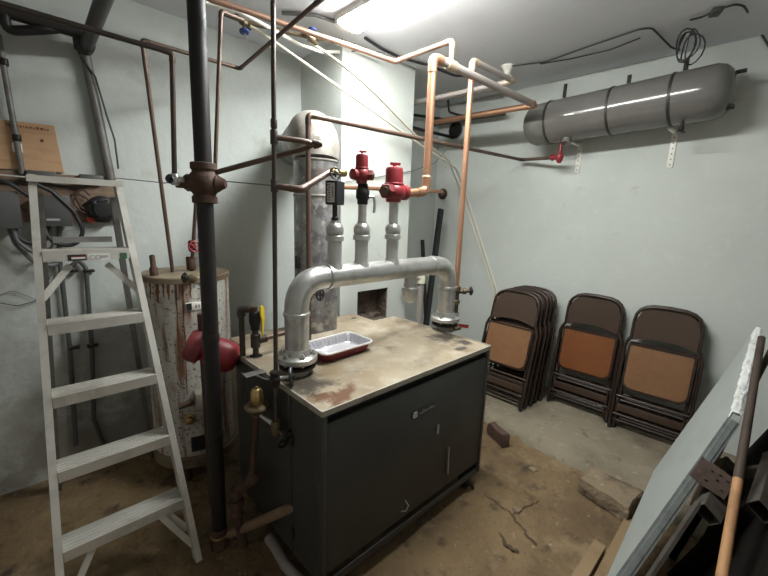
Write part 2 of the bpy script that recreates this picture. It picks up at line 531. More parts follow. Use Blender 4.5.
# maker plate: square emblem then a line of raised lettering on black
a = oy(412, 415, by0 + .004); b = oy(435.5, 404.5, by0 + .004)
zc = (a.z + b.z) / 2
W = b.x - a.x
plate = MB().bx(a.x - .002, b.x + .002, by0 - .0005, by0 + .005, zc - .016, zc + .016, .001).build('maker_plate', BLACKP, boil)
mb = MB()
e0 = a.x + .001
for (x0, x1, z0, z1) in ((0, .030, -.014, -.008), (0, .030, .008, .014), (0, .007, -.014, .014), (.023, .030, -.014, .014), (.011, .019, -.004, .004)):
    mb.bx(e0 + x0, e0 + x1, by0 - .002, by0 + .001, zc + z0, zc + z1)
mb.build('emblem', LABELW, plate)
mb = MB()
x = e0 + .042
rr = random.Random(11)
while x < b.x - .012:
    w = rr.choice((.004, .005, .007))
    h = rr.choice((.010, .016, .011))
    mb.bx(x, x + .0022, by0 - .0018, by0 + .001, zc - .008, zc - .008 + h)
    mb.bx(x, x + w, by0 - .0018, by0 + .001, zc - .008 + rr.choice((0, .008)), zc - .0055 + rr.choice((0, .008)))
    x += w + .003
mb.build('lettering', LABELG, plate)
# draft hood behind
MB().bx(.76, 1.625, by1, 2.005, .25, .806, .004).build('draft_hood', LID, boil)

# stains on the lid: rust and soot patches with outlines of their own
RU, SO, SM = (.125, .050, .016), (.035, .027, .020), (.13, .105, .075)
LS = []
for (px, py, rx, ry, a, c, k) in ((322, 397, .065, .045, .3, RU, .95), (344, 396, .11, .036, .5, RU, .95), (309, 383, .11, .10, 0, SO, .9), (330, 372, .09, .05, .6, (.24, .17, .09), .7),
                                  (450, 335, .17, .10, 0, SO, .95), (463, 342, .035, .06, .4, SO, .95), (461, 349, .05, .03, 0, SO, .95), (405, 320, .12, .05, .2, SM, .7),
                                  (380, 340, .22, .03, .25, SM, .55), (430, 355, .2, .04, .3, SM, .45), (370, 375, .10, .04, .4, (.26, .19, .11), .6), (420, 327, .10, .05, .2, (.12, .09, .06), .6)):
    p = oz(px, py, bzt)
    LS.append((p.x, p.y, rx, ry, a, c, k))
spots(LID, LS)
def blotch(cx, cy, rx, ry, z, seed, m, name):
    rr = random.Random(seed)
    pts = [V((cx + rx * rr.uniform(.8, 1.1) * math.cos(2 * PI * k / 14), cy + ry * rr.uniform(.8, 1.1) * math.sin(2 * PI * k / 14), z)) for k in range(14)]
    return MB().slab(pts, (0, 0, .0008)).build(name, m, boil)
p = oz(354, 318, .806)
blotch(p.x, p.y, .025, .012, .8055, 14, BOILD, 'knockout')

# ------------------------------------------------------------------ flue
FX, FY, FR = 1.215, 1.845, .122
flue = thing('flue_pipe', 'mottled galvanised flue pipe rising behind the silver header into the chimney', 'pipe', (FX, FY, .80))
MB().tube([(FX, FY, .79), (FX, FY, 1.765)], FR, 28).build('pipe', GALV, flue)
fd = V((.37, .929, 0)).normalized()
arc = []
Rb = .17
for k in range(5):
    t = PI / 2 * k / 4
    arc.append(V((FX, FY, 1.765)) + fd * Rb * (1 - math.cos(t)) + V((0, 0, Rb * math.sin(t))))
MB().tube(arc, FR + .004, 28, radii=[FR + .003, FR + .010, FR + .010, FR + .006, FR + .004]).build('elbow', GALVT, flue, 25)
spots(GALVT, [(FX - .03, FY - .11, .10, .10, 0, (.20, .085, .03), .95)], 1.985, .07)
MB().tube([arc[-1], arc[-1] + fd * .60], FR, 28).build('branch', GALV, flue)
mb = MB()
for z in (1.58, 1.765):
    mb.lathe([(FR, -.006), (FR + .005, -.003), (FR + .005, .003), (FR, .006)], (FX, FY, z), (0, 0, 1), 28, cap=False)
mb.build('seam_band', GALVT, flue)
MB().box((FX - FR - .006, FY - .01, 1.22), (.02, .03, .07), None, .003).build('damper_tab', BLACKI, flue)

# ------------------------------------------------------------------ silver header
HY, HZ, HR = 1.335, 1.224, .050
HXL, HXR = .785, 1.79
hd = thing('header_pipe', 'silver painted header pipe arching over the boiler between two bolted flanges', 'pipe', (1.29, HY, bzt))
MB().tube([(HXL, HY, .86), (HXL, HY, HZ), (HXR, HY, HZ), (HXR, HY, .86)], HR, 24, .125, 8).build('pipe', SILVER, hd)
for p, d in (((HXL, HY, HZ - .14), (0, 0, 1)), ((HXL + .15, HY, HZ), (1, 0, 0)), ((HXR - .15, HY, HZ), (1, 0, 0)), ((HXR, HY, HZ - .14), (0, 0, 1))):
    MB().lathe([(HR - .002, -.01), (HR + .005, -.006), (HR + .005, .006), (HR - .002, .01)], p, d, 24).build('joint_ring', SILVER, hd)
for hx in (HXL, HXR):
    f = MB().lathe([(.052, .0), (.060, .01), (.080, .014), (.084, .018), (.084, .036), (.079, .041), (.060, .045), (.054, .07)], (hx, HY, bzt + .04), (0, 0, 1), 26).build('flange', SILVER, hd)
    mb = MB()
    for k in range(6):
        t = 2 * PI * k / 6 + .3
        c = V((hx + .068 * math.cos(t), HY + .068 * math.sin(t), bzt + .045))
        mb.cyl(c, c + V((0, 0, .056)), .006, 8)
        mb.lathe([(.011, .038), (.011, .05)], c, (0, 0, 1), 6)
    mb.build('flange_bolt', SILVER, f)
    MB().lathe([(.056, -.012), (.052, -.004), (.052, .045)], (hx, HY, bzt + .005), (0, 0, 1), 24).build('nozzle', GREYPIPE, hd)
    MB().lathe([(.070, .030), (.078, .032), (.078, .042), (.070, .044)], (hx, HY, bzt - .002), (0, 0, 1), 26).build('gasket', BLACKI, hd)
RX = (.973, 1.124, 1.322)
for i, x in enumerate(RX):
    MB().lathe([(.040, HZ + .035), (.032, HZ + .055), (.0305, HZ + .06), (.0305, 1.385)], (x, HY, 0), (0, 0, 1), 18).build('riser', SILVER, hd)
    MB().lathe([(.0305, 1.375), (.040, 1.378), (.040, 1.398), (.034, 1.402), (.038, 1.415), (.038, 1.430), (.031, 1.446), (.022, 1.452), (.020, 1.462)], (x, HY, 0), (0, 0, 1), 18).build('reducer', SILVER, hd)
    if i:
        MB().cyl((x, HY, 1.455), (x, HY, 1.54 if i == 1 else 1.553), .019 if i == 1 else .023).build('nipple', SILVER, hd)
p = oy(411, 268, HY)
MB().lathe([(.036, 0), (.036, .06), (.043, .063), (.046, .075), (.043, .085), (.040, .11), (.032, .135), (.012, .148)], (p.x, HY, HZ - .04), (0, 0, -1), 18).build('drop_cap', SILVER, hd)

# gauge on the first riser
gz = 1.576
gauge = thing('temperature_gauge', 'square black gauge with a pale dial on the leftmost silver riser', 'gauge', (RX[0], HY, 1.49))
MB().lathe([(.015, 1.455), (.015, 1.475), (.011, 1.478), (.011, 1.535)], (RX[0], HY, 0), (0, 0, 1), 12).build('stem', BLACKI, gauge)
gr = Matrix.Rotation(R(-62), 3, 'Z')
MB().box((RX[0], HY, gz), (.054, .078, .098), gr, .005).build('case', BLACKP, gauge)
fy = gr @ V((0, -.0400, 0))
dial = MB().box(V((RX[0], HY, gz)) + fy, (.034, .003, .078), gr, .001).build('dial', DIAL, gauge)
mb = MB()
for k in range(7):
    mb.box(V((RX[0], HY, gz)) + gr @ V((-.006 if k % 2 else -.010, -.042, -.030 + k * .010)), (.016 if k % 2 == 0 else .010, .002, .003), gr)
mb.box(V((RX[0], HY, gz)) + gr @ V((.010, -.042, .004)), (.003, .002, .042), gr)
mb.build('dial_marks', BLACKP, dial)

# black ball valve on the second riser
bv = thing('ball_valve', 'black ball valve below the smaller red valve', 'valve', (RX[1], HY, 1.535))
MB().lathe([(.022, 0), (.024, .004), (.024, .02), (.03, .028), (.03, .06), (.024, .068), (.022, .09)], (RX[1], HY, 1.535), (0, 0, 1), 14).build('body', BLACKI, bv)
MB().cyl((RX[1] + .02, HY - .012, 1.57), (RX[1] + .045, HY - .026, 1.57), .007).tube([(RX[1] + .045, HY - .026, 1.575), (RX[1] + .05, HY - .026, 1.54), (RX[1] + .048, HY - .026, 1.50)], .006, 8).build('lever', STEEL, bv)

# red flow check valves
def flowvalve(label, x, z0, s, h, ports, hexdir):
    v = thing('flow_check_valve', label, 'valve', (x, HY, z0))
    zc = z0 + .062 * h
    b = MB().lathe([(.030 * s, 0), (.035 * s, .004), (.035 * s, .020 * h), (.046 * s, .030 * h), (.053 * s, .050 * h), (.053 * s, .075 * h), (.046 * s, .095 * h), (.038 * s, .105 * h)], (x, HY, z0), (0, 0, 1), 20)
    for d in ports:
        d = V(d).normalized()
        b.lathe([(.030 * s, .02), (.028 * s, .05 * s), (.034 * s, .054 * s), (.034 * s, .075 * s), (.028 * s, .078 * s)], (x, HY, zc), d, 16)
    body = b.build('body', REDP, v)
    MB().lathe([(.038 * s, .100 * h), (.044 * s, .104 * h), (.044 * s, .112 * h), (.040 * s, .116 * h), (.039 * s, .190 * h), (.035 * s, .204 * h), (.018 * s, .210 * h)], (x, HY, z0), (0, 0, 1), 20).build('bonnet', REDP, v)
    MB().cyl((x, HY, z0 + .205 * h), (x, HY, z0 + .224 * h), .008 * s, 8).box((x + .004, HY, z0 + .228 * h), (.046 * s, .014 * s, .012 * s), Matrix.Rotation(R(-35), 3, 'Z'), .003).build('adjusting_screw', REDP, v)
    hd_ = V(hexdir).normalized()
    pl = MB().lathe([(.034 * s, .03 * s), (.034 * s, .070 * s), (.030 * s, .074 * s)], (x, HY, zc), hd_, 6).build('hex_boss', REDPD, v)
    MB().lathe([(.020 * s, .068 * s), (.020 * s, .079 * s), (.014 * s, .081 * s)], (x, HY, zc), hd_, 12).build('plug', BRONZE, pl)
    return v

flowvalve('smaller red flow check valve above the black ball valve', RX[1] - .008, 1.624, .70, .60, [(-1, 0, 0)], (.62, -.78, 0))
flowvalve('larger red flow check valve joined to the thick copper pipe', RX[2] - .004, 1.553, 1.08, .78, [(1, 0, .02)], (-.97, -.25, 0))

# gate valve with a wheel on the brown branch, left of the small red valve
p0 = oy(331, 173, HY)
gv = thing('gate_valve', 'small brass gate valve with black wheel left of the smaller red valve', 'valve', (p0.x, HY, p0.z - .02))
pe = V((RX[1] - .058, HY, 1.624 + .062 * .60))
p0 = V((p0.x, HY, pe.z - .002))
MB().lathe([(.014, 0), (.017, .004), (.017, .02), (.012, .022), (.012, .05), (.016, .052), (.016, .075), (.014, .08)], p0 + V((-.005, 0, 0)), pe - p0, 12).build('body', BRASS, gv)
MB().cyl(p0 + V((.01, 0, 0)), p0 + V((-.004, -.035, -.008)), .006, 8).build('stem', BRASS, gv)
MB().wheel(p0 + V((-.005, -.037, -.008)), (-.2, -.95, .2), .022, .004).build('handwheel', BLACKP, gv)

# ------------------------------------------------------------------ the black standpipe and its rusty fitting
PX, PY = .50, 1.542
TX = cut(1, 196, 0, PY)
def pole_at(z):
    f = z / TX.z
    return V((PX + (TX.x - PX) * f, PY, z))
st = thing('standpipe', 'thick black vertical iron pipe from the floor in front of the water heater', 'pipe', (PX, PY, 0))
MB().tube([pole_at(0.02), pole_at(ZC)], .0305, 22).build('pipe', BLACKI, st)
MB().lathe([(.038, 0), (.038, .03), (.034, .04), (.034, .07), (.036, .075), (.036, .09), (.032, .095)], (PX, PY, 0), (0, 0, 1), 20).build('base_elbow', RUSTI, st)
MB().lathe([(.034, .0), (.037, .004), (.037, .010), (.032, .014)], (PX, PY, .05), (0, 0, 1), 20).build('collar', BRASS, st)
for z in (.98, .55):
    MB().lathe([(.031, -.02), (.033, -.012), (.033, .012), (.031, .02)], pole_at(z), (0, 0, 1), 20).build('coupling', BLACKI, st)
zf = 1.588
cx = pole_at(zf)
fit = thing('cross_fitting', 'rust brown cast iron cross fitting round the black standpipe', 'fitting', (cx.x, cx.y, zf - .09))
MB().ball(cx, .057, (1, 1, 1), 16).lathe([(.042, -.074), (.045, -.071), (.045, -.050), (.040, -.046), (.040, .046), (.045, .050), (.045, .071), (.042, .074)], cx, (0, 0, 1), 20).build('body', RUSTI, fit)
sd = V((.72, -.69, 0))
MB().lathe([(.030, .04), (.032, .055), (.032, .066), (.024, .07)], cx, -sd, 8).box(cx - sd * .080, (.040, .040, .040), Matrix.Rotation(R(-44), 3, 'Z'), .003).build('square_plug', RUSTI, fit)
MB().lathe([(.030, .04), (.032, .054), (.026, .062), (.018, .078), (.014, .082)], cx, sd, 12).build('round_plug', RUSTI, fit)

# ------------------------------------------------------------------ thin risers around the header
x2, y2 = .645, 1.263
t2 = oz(272, -115, ZC)
def riser_at(z):
    return V((x2, y2, .64)).lerp(t2, (z - .64) / (ZC - .64))
r2 = run('steel_pipe', 'thin dark vertical steel pipe from the ceiling down past the left edge of the boiler', [(x2, y2, .64), riser_at(ZC)], .0088, DKSTEEL)
coupling(r2, riser_at(1.754), (0, 0, 1), .0135, .05, DKSTEEL, 'tee')
coupling(r2, riser_at(1.584), (0, 0, 1), .0135, .045, DKSTEEL, 'tee')
coupling(r2, riser_at(1.80), (0, 0, 1), .012, .03, DKSTEEL)
bvv = thing('drain_valve', 'black gate valve with a wheel on the thin pipe beside the left flange', 'valve', (x2, y2, .84))
MB().lathe([(.018, -.03), (.021, -.025), (.018, -.012), (.023, 0), (.018, .012), (.021, .025), (.018, .03)], (x2, y2, .865), (0, 0, 1), 12).build('body', BLACKI, bvv)
MB().cyl((x2, y2, .865), (x2 + .05, y2 - .035, .87), .007, 8).build('stem', STEEL, bvv)
MB().wheel((x2 + .05, y2 - .035, .87), (.8, -.55, .1), .032, .006).build('handwheel', BLACKP, bvv)
e3 = oy(322, 143, y2)
e3 = V((e3.x, y2, 1.748))
run('steel_pipe', 'dark steel branch bending back from the thin pipe to the rusty cross fitting', [riser_at(1.754), e3, cx + V((.040, -.012, .042))], .0100, RUSTP, fm=DKSTEEL)
run('steel_pipe', 'short brown branch from the thin pipe to the small brass gate valve', [riser_at(1.584), (.765, y2, 1.575), p0 + V((-.004, 0, 0))], .012, RUSTP)
# low wheel valve under it
p = V((x2, y2, .66))
lv = thing('wheel_valve', 'dark wheel valve at the foot of the thin pipe beside the boiler', 'valve', p)
MB().lathe([(.016, -.03), (.02, -.02), (.02, .02), (.016, .03)], p, (0, 0, 1), 12).build('body', BRONZE, lv)
MB().cyl(p, p + V((.012, -.05, -.03)), .006, 8).build('stem', BRONZE, lv)
MB().wheel(p + V((.012, -.052, -.03)), (.2, -.9, -.3), .036, .005).build('handwheel', BLACKP, lv)

# pipe in front of the flue and along to the tank
yP = 1.633
p4 = run('steel_pipe', 'thin rusty pipe down the front of the flue then long across to the tank valve', [(1.031, yP, .835), (1.031, yP, 1.938), (3.09, yP, 1.974), (2.99, 1.29, 1.955)], .0125, RUSTP, fm=DKSTEEL)
q = oy(314, 293, yP)
wv = thing('wheel_valve', 'small black wheel valve on the thin pipe behind the left header bend', 'valve', (1.031, yP, q.z - .03))
MB().lathe([(.016, -.03), (.02, -.02), (.02, .02), (.016, .03)], (1.031, yP, q.z), (0, 0, 1), 12).build('body', RUSTI, wv)
MB().cyl((1.031, yP, q.z), (q.x + .005, yP - .05, q.z), .006, 8).build('stem', BRONZE, wv)
MB().wheel((q.x + .005, yP - .05, q.z), (.3, -.95, 0), .028, .005).build('handwheel', BLACKP, wv)

# copper pipe along the back
run('copper_pipe', 'level copper pipe passing behind the red valves to the right-hand wall', [(1.42, 2.03, 1.655), (1.50, 2.035, 1.655), (2.55, 2.02, 1.69)], .014, COPPER)
q = ox(443, 194, X2)
sp = thing('steel_pipe', 'dark pipe with a round floor flange against the corner wall', 'pipe', (X2, q.y, q.z))
MB().cyl((2.55, 2.02, 1.69), (X2 - .004, q.y, q.z), .017).build('pipe', DKSTEEL, sp)
MB().lathe([(.055, 0), (.055, .008), (.03, .012), (.026, .03), (.024, .034)], (X2, q.y, q.z), (-1, -.05, 0), 18).build('flange', RUSTI, sp)

# thick copper from the larger red valve up to the ceiling
XC = 1.553
zt = 2.256
tx = oy(452, 50, HY).x
xe = oy(535, 104, HY).x
b7 = oy(428, 125, 2.585)
cp = run('copper_pipe', 'thick copper pipe rising from the larger red valve and turning along the ceiling',
         [(RX[2] + .07, HY, 1.597), (XC, HY, 1.618), (XC, HY, zt), (xe, HY, zt), (xe, 2.20, 2.268)], .0205, COPPER, fm=COPPER)
for z in (1.69, 2.19):
    coupling(cp, (XC, HY, z), (0, 0, 1), .0235, .014, SOLDER, 'solder_ring')
MB().cyl((XC + .06, HY, zt), (xe - .03, HY, zt), .0213).build('dusty_section', GREYPIPE, cp)
coupling(cp, (tx, HY, zt), (1, 0, 0), .0265, .07, SOLDER, 'tee')
z5 = 2.372
q = ox(395, 61, tx)
c2 = run('copper_pipe', 'copper pipe looping from the ceiling tee back past the lamp end to the left', [(tx, HY, zt + .02), (tx, HY, z5), (tx, q.y, z5), (.74, 1.862, z5 + .005), (.25, 1.92, z5 + .005)], .0130, COPPERD, fm=COPPERD)
# second copper vertical
X8 = 1.895
z8 = 2.335
x8e = oy(515, 80, HY).x
c8 = run('copper_pipe', 'slim copper pipe standing from the right flange up to the ceiling elbow', [(X8, HY + .01, .92), (X8, HY + .01, z8), (x8e, HY + .01, z8 + .005), (x8e, 2.40, 2.36)], .0160, COPPER, fm=SOLDER)
MB().cyl((X8 + .06, HY + .01, z8), (x8e, HY + .01, z8 + .005), .0168).build('dusty_section', GREYPIPE, c8)
MB().cyl((x8e, HY + .06, z8 + .006), (x8e, 2.40, 2.36), .0168).build('dusty_section', GREYPIPE, c8)
MB().cyl((X8, HY + .01, .835), (X8, HY + .01, 1.07), .021).build('steel_leg', DKSTEEL, c8)
for z in (.90, .98, 1.065):
    coupling(c8, (X8, HY + .01, z), (0, 0, 1), .027, .03, BRONZE, 'union')
dv = thing('hose_valve', 'bronze hose valve sticking out from the slim copper pipe beside the right flange', 'valve', (X8, HY, 1.04))
q = V((X8, HY + .01, 1.045))
MB().lathe([(.014, .015), (.014, .04), (.02, .042), (.02, .06), (.012, .065), (.010, .085)], q, (.75, -.62, .05), 12).build('body', BRONZE, dv)
MB().wheel(q + V((.75, -.62, .05)) * .095, (.75, -.62, .05), .022, .006).build('handwheel', BLACKP, dv)
q = oz(463, 331, bzt + .01)
rh = thing('red_handle_valve', 'small red-handled valve on the lid edge behind the right flange', 'valve', (q.x, q.y + .03, bzt))
MB().cyl((q.x - .04, q.y + .035, bzt + .02), (q.x + .01, q.y + .03, bzt + .02), .012).build('body', BRONZE, rh)
MB().rail((q.x, q.y + .035, bzt + .036), (q.x + .045, q.y - .005, bzt + .03), .02, .006, (0, 0, 1)).build('handle', REDP, rh)

# insulated drop behind the boiler
q = oy(421, 278, 1.90)
ip = thing('insulated_pipe', 'grey lagged pipe with a cream elbow standing behind the right end of the boiler', 'pipe', (q.x, 1.90, 0))
MB().cyl((q.x, 1.90, .02), (q.x, 1.90, q.z - .03), .027, 16).build('lagging', GREYPIPE, ip)
MB().tube([(q.x, 1.90, q.z - .04), (q.x, 1.90, q.z + .015), (q.x - .06, 1.93, q.z + .02), (q.x - .10, 1.95, q.z - .0)], .036, 16, .05).build('elbow', PEX, ip)

# ------------------------------------------------------------------ gas train at the boiler's rear left
q = oz(256, 356, bzt)
gx, gy = q.x, q.y
zb = oy(254, 309, gy).z
l0 = oy(238, 352, 1.70)
lx_ = ox(237, 330, gx - .07)
gas = thing('gas_pipe', 'black threaded gas pipe looping over the rear left corner of the boiler top', 'pipe', (gx, gy, bzt))
w0 = V((gx - .045, gy + .04, bzt + .0))
MB().tube([(w0.x, w0.y, bzt + .001), (w0.x, w0.y, zb), (gx, gy, zb)], .013, 12, .01).build('pipe', DKSTEEL, gas)
MB().tube([(w0.x, w0.y, zb - .035), (w0.x, w0.y, zb), (w0.x + .03, w0.y - .026, zb)], .019, 12, .015).build('elbow', DKSTEEL, gas)
MB().cyl((gx, gy, bzt), (gx, gy, zb + .01), .014).build('pipe', DKSTEEL, gas)
MB().lathe([(.016, -.035), (.022, -.03), (.022, .03), (.016, .035)], (gx, gy, bzt + .075), (0, 0, 1), 12).cyl((gx, gy, bzt + .075), (gx + .05, gy - .01, bzt + .08), .019).build('tee', DKSTEEL, gas)
MB().cyl((gx + .04, gy - .008, bzt + .08), (gx + .26, gy + .02, bzt + .085), .012).build('branch', RUSTP, gas)
MB().lathe([(.03, 0), (.028, .003)], (gx, gy, bzt), (0, 0, 1), 14).build('hole_ring', BOILD, gas)
gcv = thing('gas_cock', 'black gas cock with a bright yellow lever above the boiler top', 'valve', (gx, gy, zb - .09))
MB().lathe([(.017, -.055), (.021, -.05), (.021, -.035), (.026, -.02), (.026, .02), (.021, .03), (.018, .034)], (gx, gy, zb - .045), (0, 0, 1), 12).build('body', BLACKI, gcv)
ly = V((gx + .022, gy - .022, zb - .04))
vd = V((.6, -.8, 0))
sdv = V((.8, .6, 0))
MB().slab([ly + sdv * a + V((0, 0, b)) for a, b in ((-.015, .055), (.004, .058), (.018, .04), (.02, -.005), (.008, -.06), (-.002, -.09), (-.008, -.06), (-.004, -.01), (-.016, .02))], vd * .006).build('lever', YELLOW, gcv)

# regulator on the boiler's left side
q = ox(257, 402, .615)
rg = thing('pressure_regulator', 'brass bell-shaped pressure regulator hung beside the left face of the boiler', 'regulator', (q.x, q.y, q.z - .06))
q = V((q.x, q.y, q.z + .0))
MB().lathe([(.022, -.01), (.026, .0), (.024, .045), (.018, .056), (.006, .060), (.006, .068)], q, (0, 0, 1), 18).build('bell', BRASS, rg)
MB().lathe([(.020, -.06), (.024, -.05), (.036, -.030), (.050, -.024), (.052, -.018), (.048, -.012), (.024, -.008)], q, (0, 0, 1), 20).build('body', BRONZE, rg)
t_ = V((x2, y2, .66))
MB().cyl(q + V((0, 0, -.045)), q + (t_ - q) * .9 + V((0, 0, -.0)), .010).build('outlet_pipe', STEEL, rg)
k1, k2, k3, k4, k5 = ox(246, 418, .60), ox(253, 478, .60), ox(236, 492, .56), ox(237, 514, .56), ox(246, 522, .60)
run('steel_pipe', 'rusty thin pipe dropping from the brass regulator to the pipe knot near the floor', [q + V((-.005, 0, -.045)), k2 + V((0, 0, .03))], .014, RUSTI)
kn = thing('pipe_union', 'knot of rusty unions and elbows near the floor left of the boiler', 'fitting', (k4.x, k4.y, 0))
mb = MB().ball(k2, .030).cyl(k2, k3, .022).ball(k3, .030).cyl(k3, k4, .022).ball(k4, .028).lathe([(.028, -.02), (.033, -.012), (.033, .012), (.028, .02)], (k2 + k3) / 2, k3 - k2, 10).lathe([(.028, -.02), (.033, -.012), (.033, .012), (.028, .02)], (k3 + k4) / 2, k4 - k3, 10)
mb.cyl(k4, V((k4.x + .02, k4.y - .01, .0)), .020)
mb.build('elbow', RUSTI, kn)
# bracket
a0 = ox(244, 374, .60)
br = thing('metal_bracket', 'dusty steel strap bracket on the left face of the boiler above the regulator', 'bracket', (a0.x, a0.y, a0.z - .12))
MB().box((a0.x + .035, a0.y - .02, a0.z), (.085, .045, .004), None, .001).build('top_plate', ALUD, br)
MB().box((a0.x + .0, a0.y - .0, a0.z - .075), (.004, .05, .15), None, .001).build('upright', DKSTEEL, br)
MB().tube([(a0.x + .03, a0.y - .03, a0.z), (a0.x + .045, a0.y - .10, a0.z - .0), (x2 + .01, y2 + .04, .845), (x2 + .012, y2, .85)], .0035, 6).build('wire', STEEL, br)

# pale return pipe from the standpipe foot to the boiler
e = ox(292, 508, bx0)
run('steel_pipe', 'pale rusty return pipe from the foot of the standpipe to the boiler side', [(PX + .03, PY - .01, .05), (PX + .06, PY - .03, .055), (bx0 + .02, e.y, max(e.z, .14))], .021, mat('pale_rust_pipe', (.25, .16, .10), .7, .2, layers=[((.13, .075, .045), 8, .5, .7), ((.34, .25, .17), 15, .6, .75)]), fits=False)
a, b = oz(274, 545, .02), oz(300, 580, .02)
tag(MB().tube([a + V((.0, .05, 0)), a, (a + b) / 2 + V((-.012, -.01, 0)), b, b + V((.03, -.10, 0))], .022, 12).build('pipe_offcut', GREYPIPE), 'pale curved pipe offcut lying on the floor under the boiler left side', 'pipe')

# ------------------------------------------------------------------ water heater
WX, WY, WR = .630, 2.235, .213
wh = thing('water_heater', 'old white water heater with rust streaks standing behind the black standpipe', 'water heater', (WX, WY, 0))
MB().lathe([(WR - .004, .16), (WR, .165), (WR, 1.125)], (WX, WY, 0), (0, 0, 1), 40).build('shell', ENAMEL, wh)
MB().lathe([(WR + .004, 1.120), (WR + .006, 1.122), (WR + .006, 1.146), (WR + .0, 1.152), (.12, 1.158), (.0, 1.160)], (WX, WY, 0), (0, 0, 1), 40).build('top_cap', HEATTOP, wh)
MB().lathe([(WR + .012, .10), (WR + .012, .15), (WR, .16)], (WX, WY, 0), (0, 0, 1), 36).build('base_ring', HEATTOP, wh)
for k in range(3):
    t = -2.2 + k * 2.09
    MB().cyl((WX + .17 * math.cos(t), WY + .17 * math.sin(t), 0), (WX + .17 * math.cos(t), WY + .17 * math.sin(t), .11), .022, 10).build('leg', RUSTI, wh)
def onshell(px, py, k=1.0):
    d = ray(px, py)
    dx, dy = d.x, d.y
    ex, ey = EYE.x - WX, EYE.y - WY
    A, B, Cc = dx * dx + dy * dy, 2 * (dx * ex + dy * ey), ex * ex + ey * ey - (WR * k) ** 2
    D = B * B - 4 * A * Cc
    t = (-B - math.sqrt(max(D, 0))) / (2 * A)
    p = EYE + d * t
    n = V((p.x - WX, p.y - WY, 0)).normalized()
    return p, n
rr = random.Random(9)
mb = MB()
for px, y0, y1, w in ((175.5, 279, 370, .006), (182, 281, 395, .005), (150, 281, 300, .012), (157, 281, 303, .018), (163, 281, 298, .010), (168, 281, 300, .012), (190, 282, 299, .007), (146, 281, 296, .006)):
    n = 9
    Lf, Rt = [], []
    for k in range(n):
        f = k / (n - 1)
        p, nn = onshell(px + f * (y1 - y0) * .05 + rr.uniform(-.4, .4), y0 + (y1 - y0) * f)
        s = V((0, 0, 1)).cross(nn)
        ww = w * (1 - .75 * f) * rr.uniform(.6, 1.2)
        Lf.append(p + nn * .0012 - s * ww)
        Rt.append(p + nn * .0012 + s * ww)
    va = [mb.bm.verts.new(p) for p in Lf]
    vb = [mb.bm.verts.new(p) for p in Rt]
    for k in range(n - 1):
        mb.bm.faces.new((va[k], va[k + 1], vb[k + 1], vb[k]))
mb.build('rust_streaks', RUSTSTAIN, wh)
p, n = onshell(195, 306)
rz = Matrix.Rotation(math.atan2(n.y, n.x) + PI / 2, 3, 'Z')
spots3(WALLB, [(-.15, .25, .40, .22, (.27, .255, .21), .7), (.25, .12, .45, .16, (.22, .20, .165), .7), (.05, .70, .22, .16, (.35, .345, .31), .5), (-.3, .9, .2, .3, (.30, .29, .26), .5), (.30, .55, .16, .25, (.25, .24, .21), .5), (.95, .3, .3, .3, (.2, .19, .165), .5), (-.2, 1.25, .3, .12, (.34, .34, .31), .5), (.15, 2.25, .5, .06, (.36, .36, .34), .5)])
lb = MB().box(p, (.085, .012, .040), rz, .002).build('rating_label', LABELW, wh)
mb = MB().box(p + n * .006 + rz @ V((-.028, 0, 0)), (.024, .004, .036), rz)
mb.build('label_panel', BOILD, lb)
MB().box(p + n * .006 + rz @ V((.004, 0, 0)), (.005, .003, .016), rz).box(p + n * .006 + rz @ V((.018, 0, 0)), (.005, .003, .016), rz).build('label_digits', RUSTSTAIN, lb)
p, n = onshell(202, 397)
rz = Matrix.Rotation(math.atan2(n.y, n.x) + PI / 2, 3, 'Z')
gc = MB().box(p + n * .03, (.085, .07, .10), rz, .008).build('gas_control', mat('control_grey', (.30, .27, .22), .5, .3), wh)
p2, n2 = onshell(181, 404)
MB().cyl(p2 + n2 * .03, p + n * .03, .015).build('control_pipe', RUSTI, gc)
p3, n3 = onshell(190, 419)
MB().lathe([(.030, 0), (.030, .006), (.020, .008), (.018, .03), (.012, .034)], p3, n3, 14).build('knob', BRASS, wh)
p4_, n4 = onshell(199, 443)
rz = Matrix.Rotation(math.atan2(n4.y, n4.x) + PI / 2, 3, 'Z')
MB().box(p4_, (.075, .014, .085), rz, .002).build('burner_door', BOILD, wh)
p5, n5 = onshell(191, 277)
hv = MB().lathe([(.013, -.01), (.016, .03), (.022, .035), (.022, .06), (.012, .065)], p5, n5, 12).build('relief_valve', BRONZE, wh)
MB().wheel(p5 + n5 * .05 + V((-.035, 0, .008)), (-.9, -.3, .2), .020, .004).cyl(p5 + n5 * .05, p5 + n5 * .05 + V((-.035, 0, .008)), .007).build('handwheel', BLACKP, hv)
q = oy(161, 262, 2.17)
MB().lathe([(.015, 1.13), (.020, 1.15), (.020, 1.19), (.013, 1.20), (.013, 1.255), (.009, 1.24), (.009, 1.258)], (q.x, 2.17, 0), (-.03, 0, 1), 12).build('dielectric_nipple', RUSTI, wh)
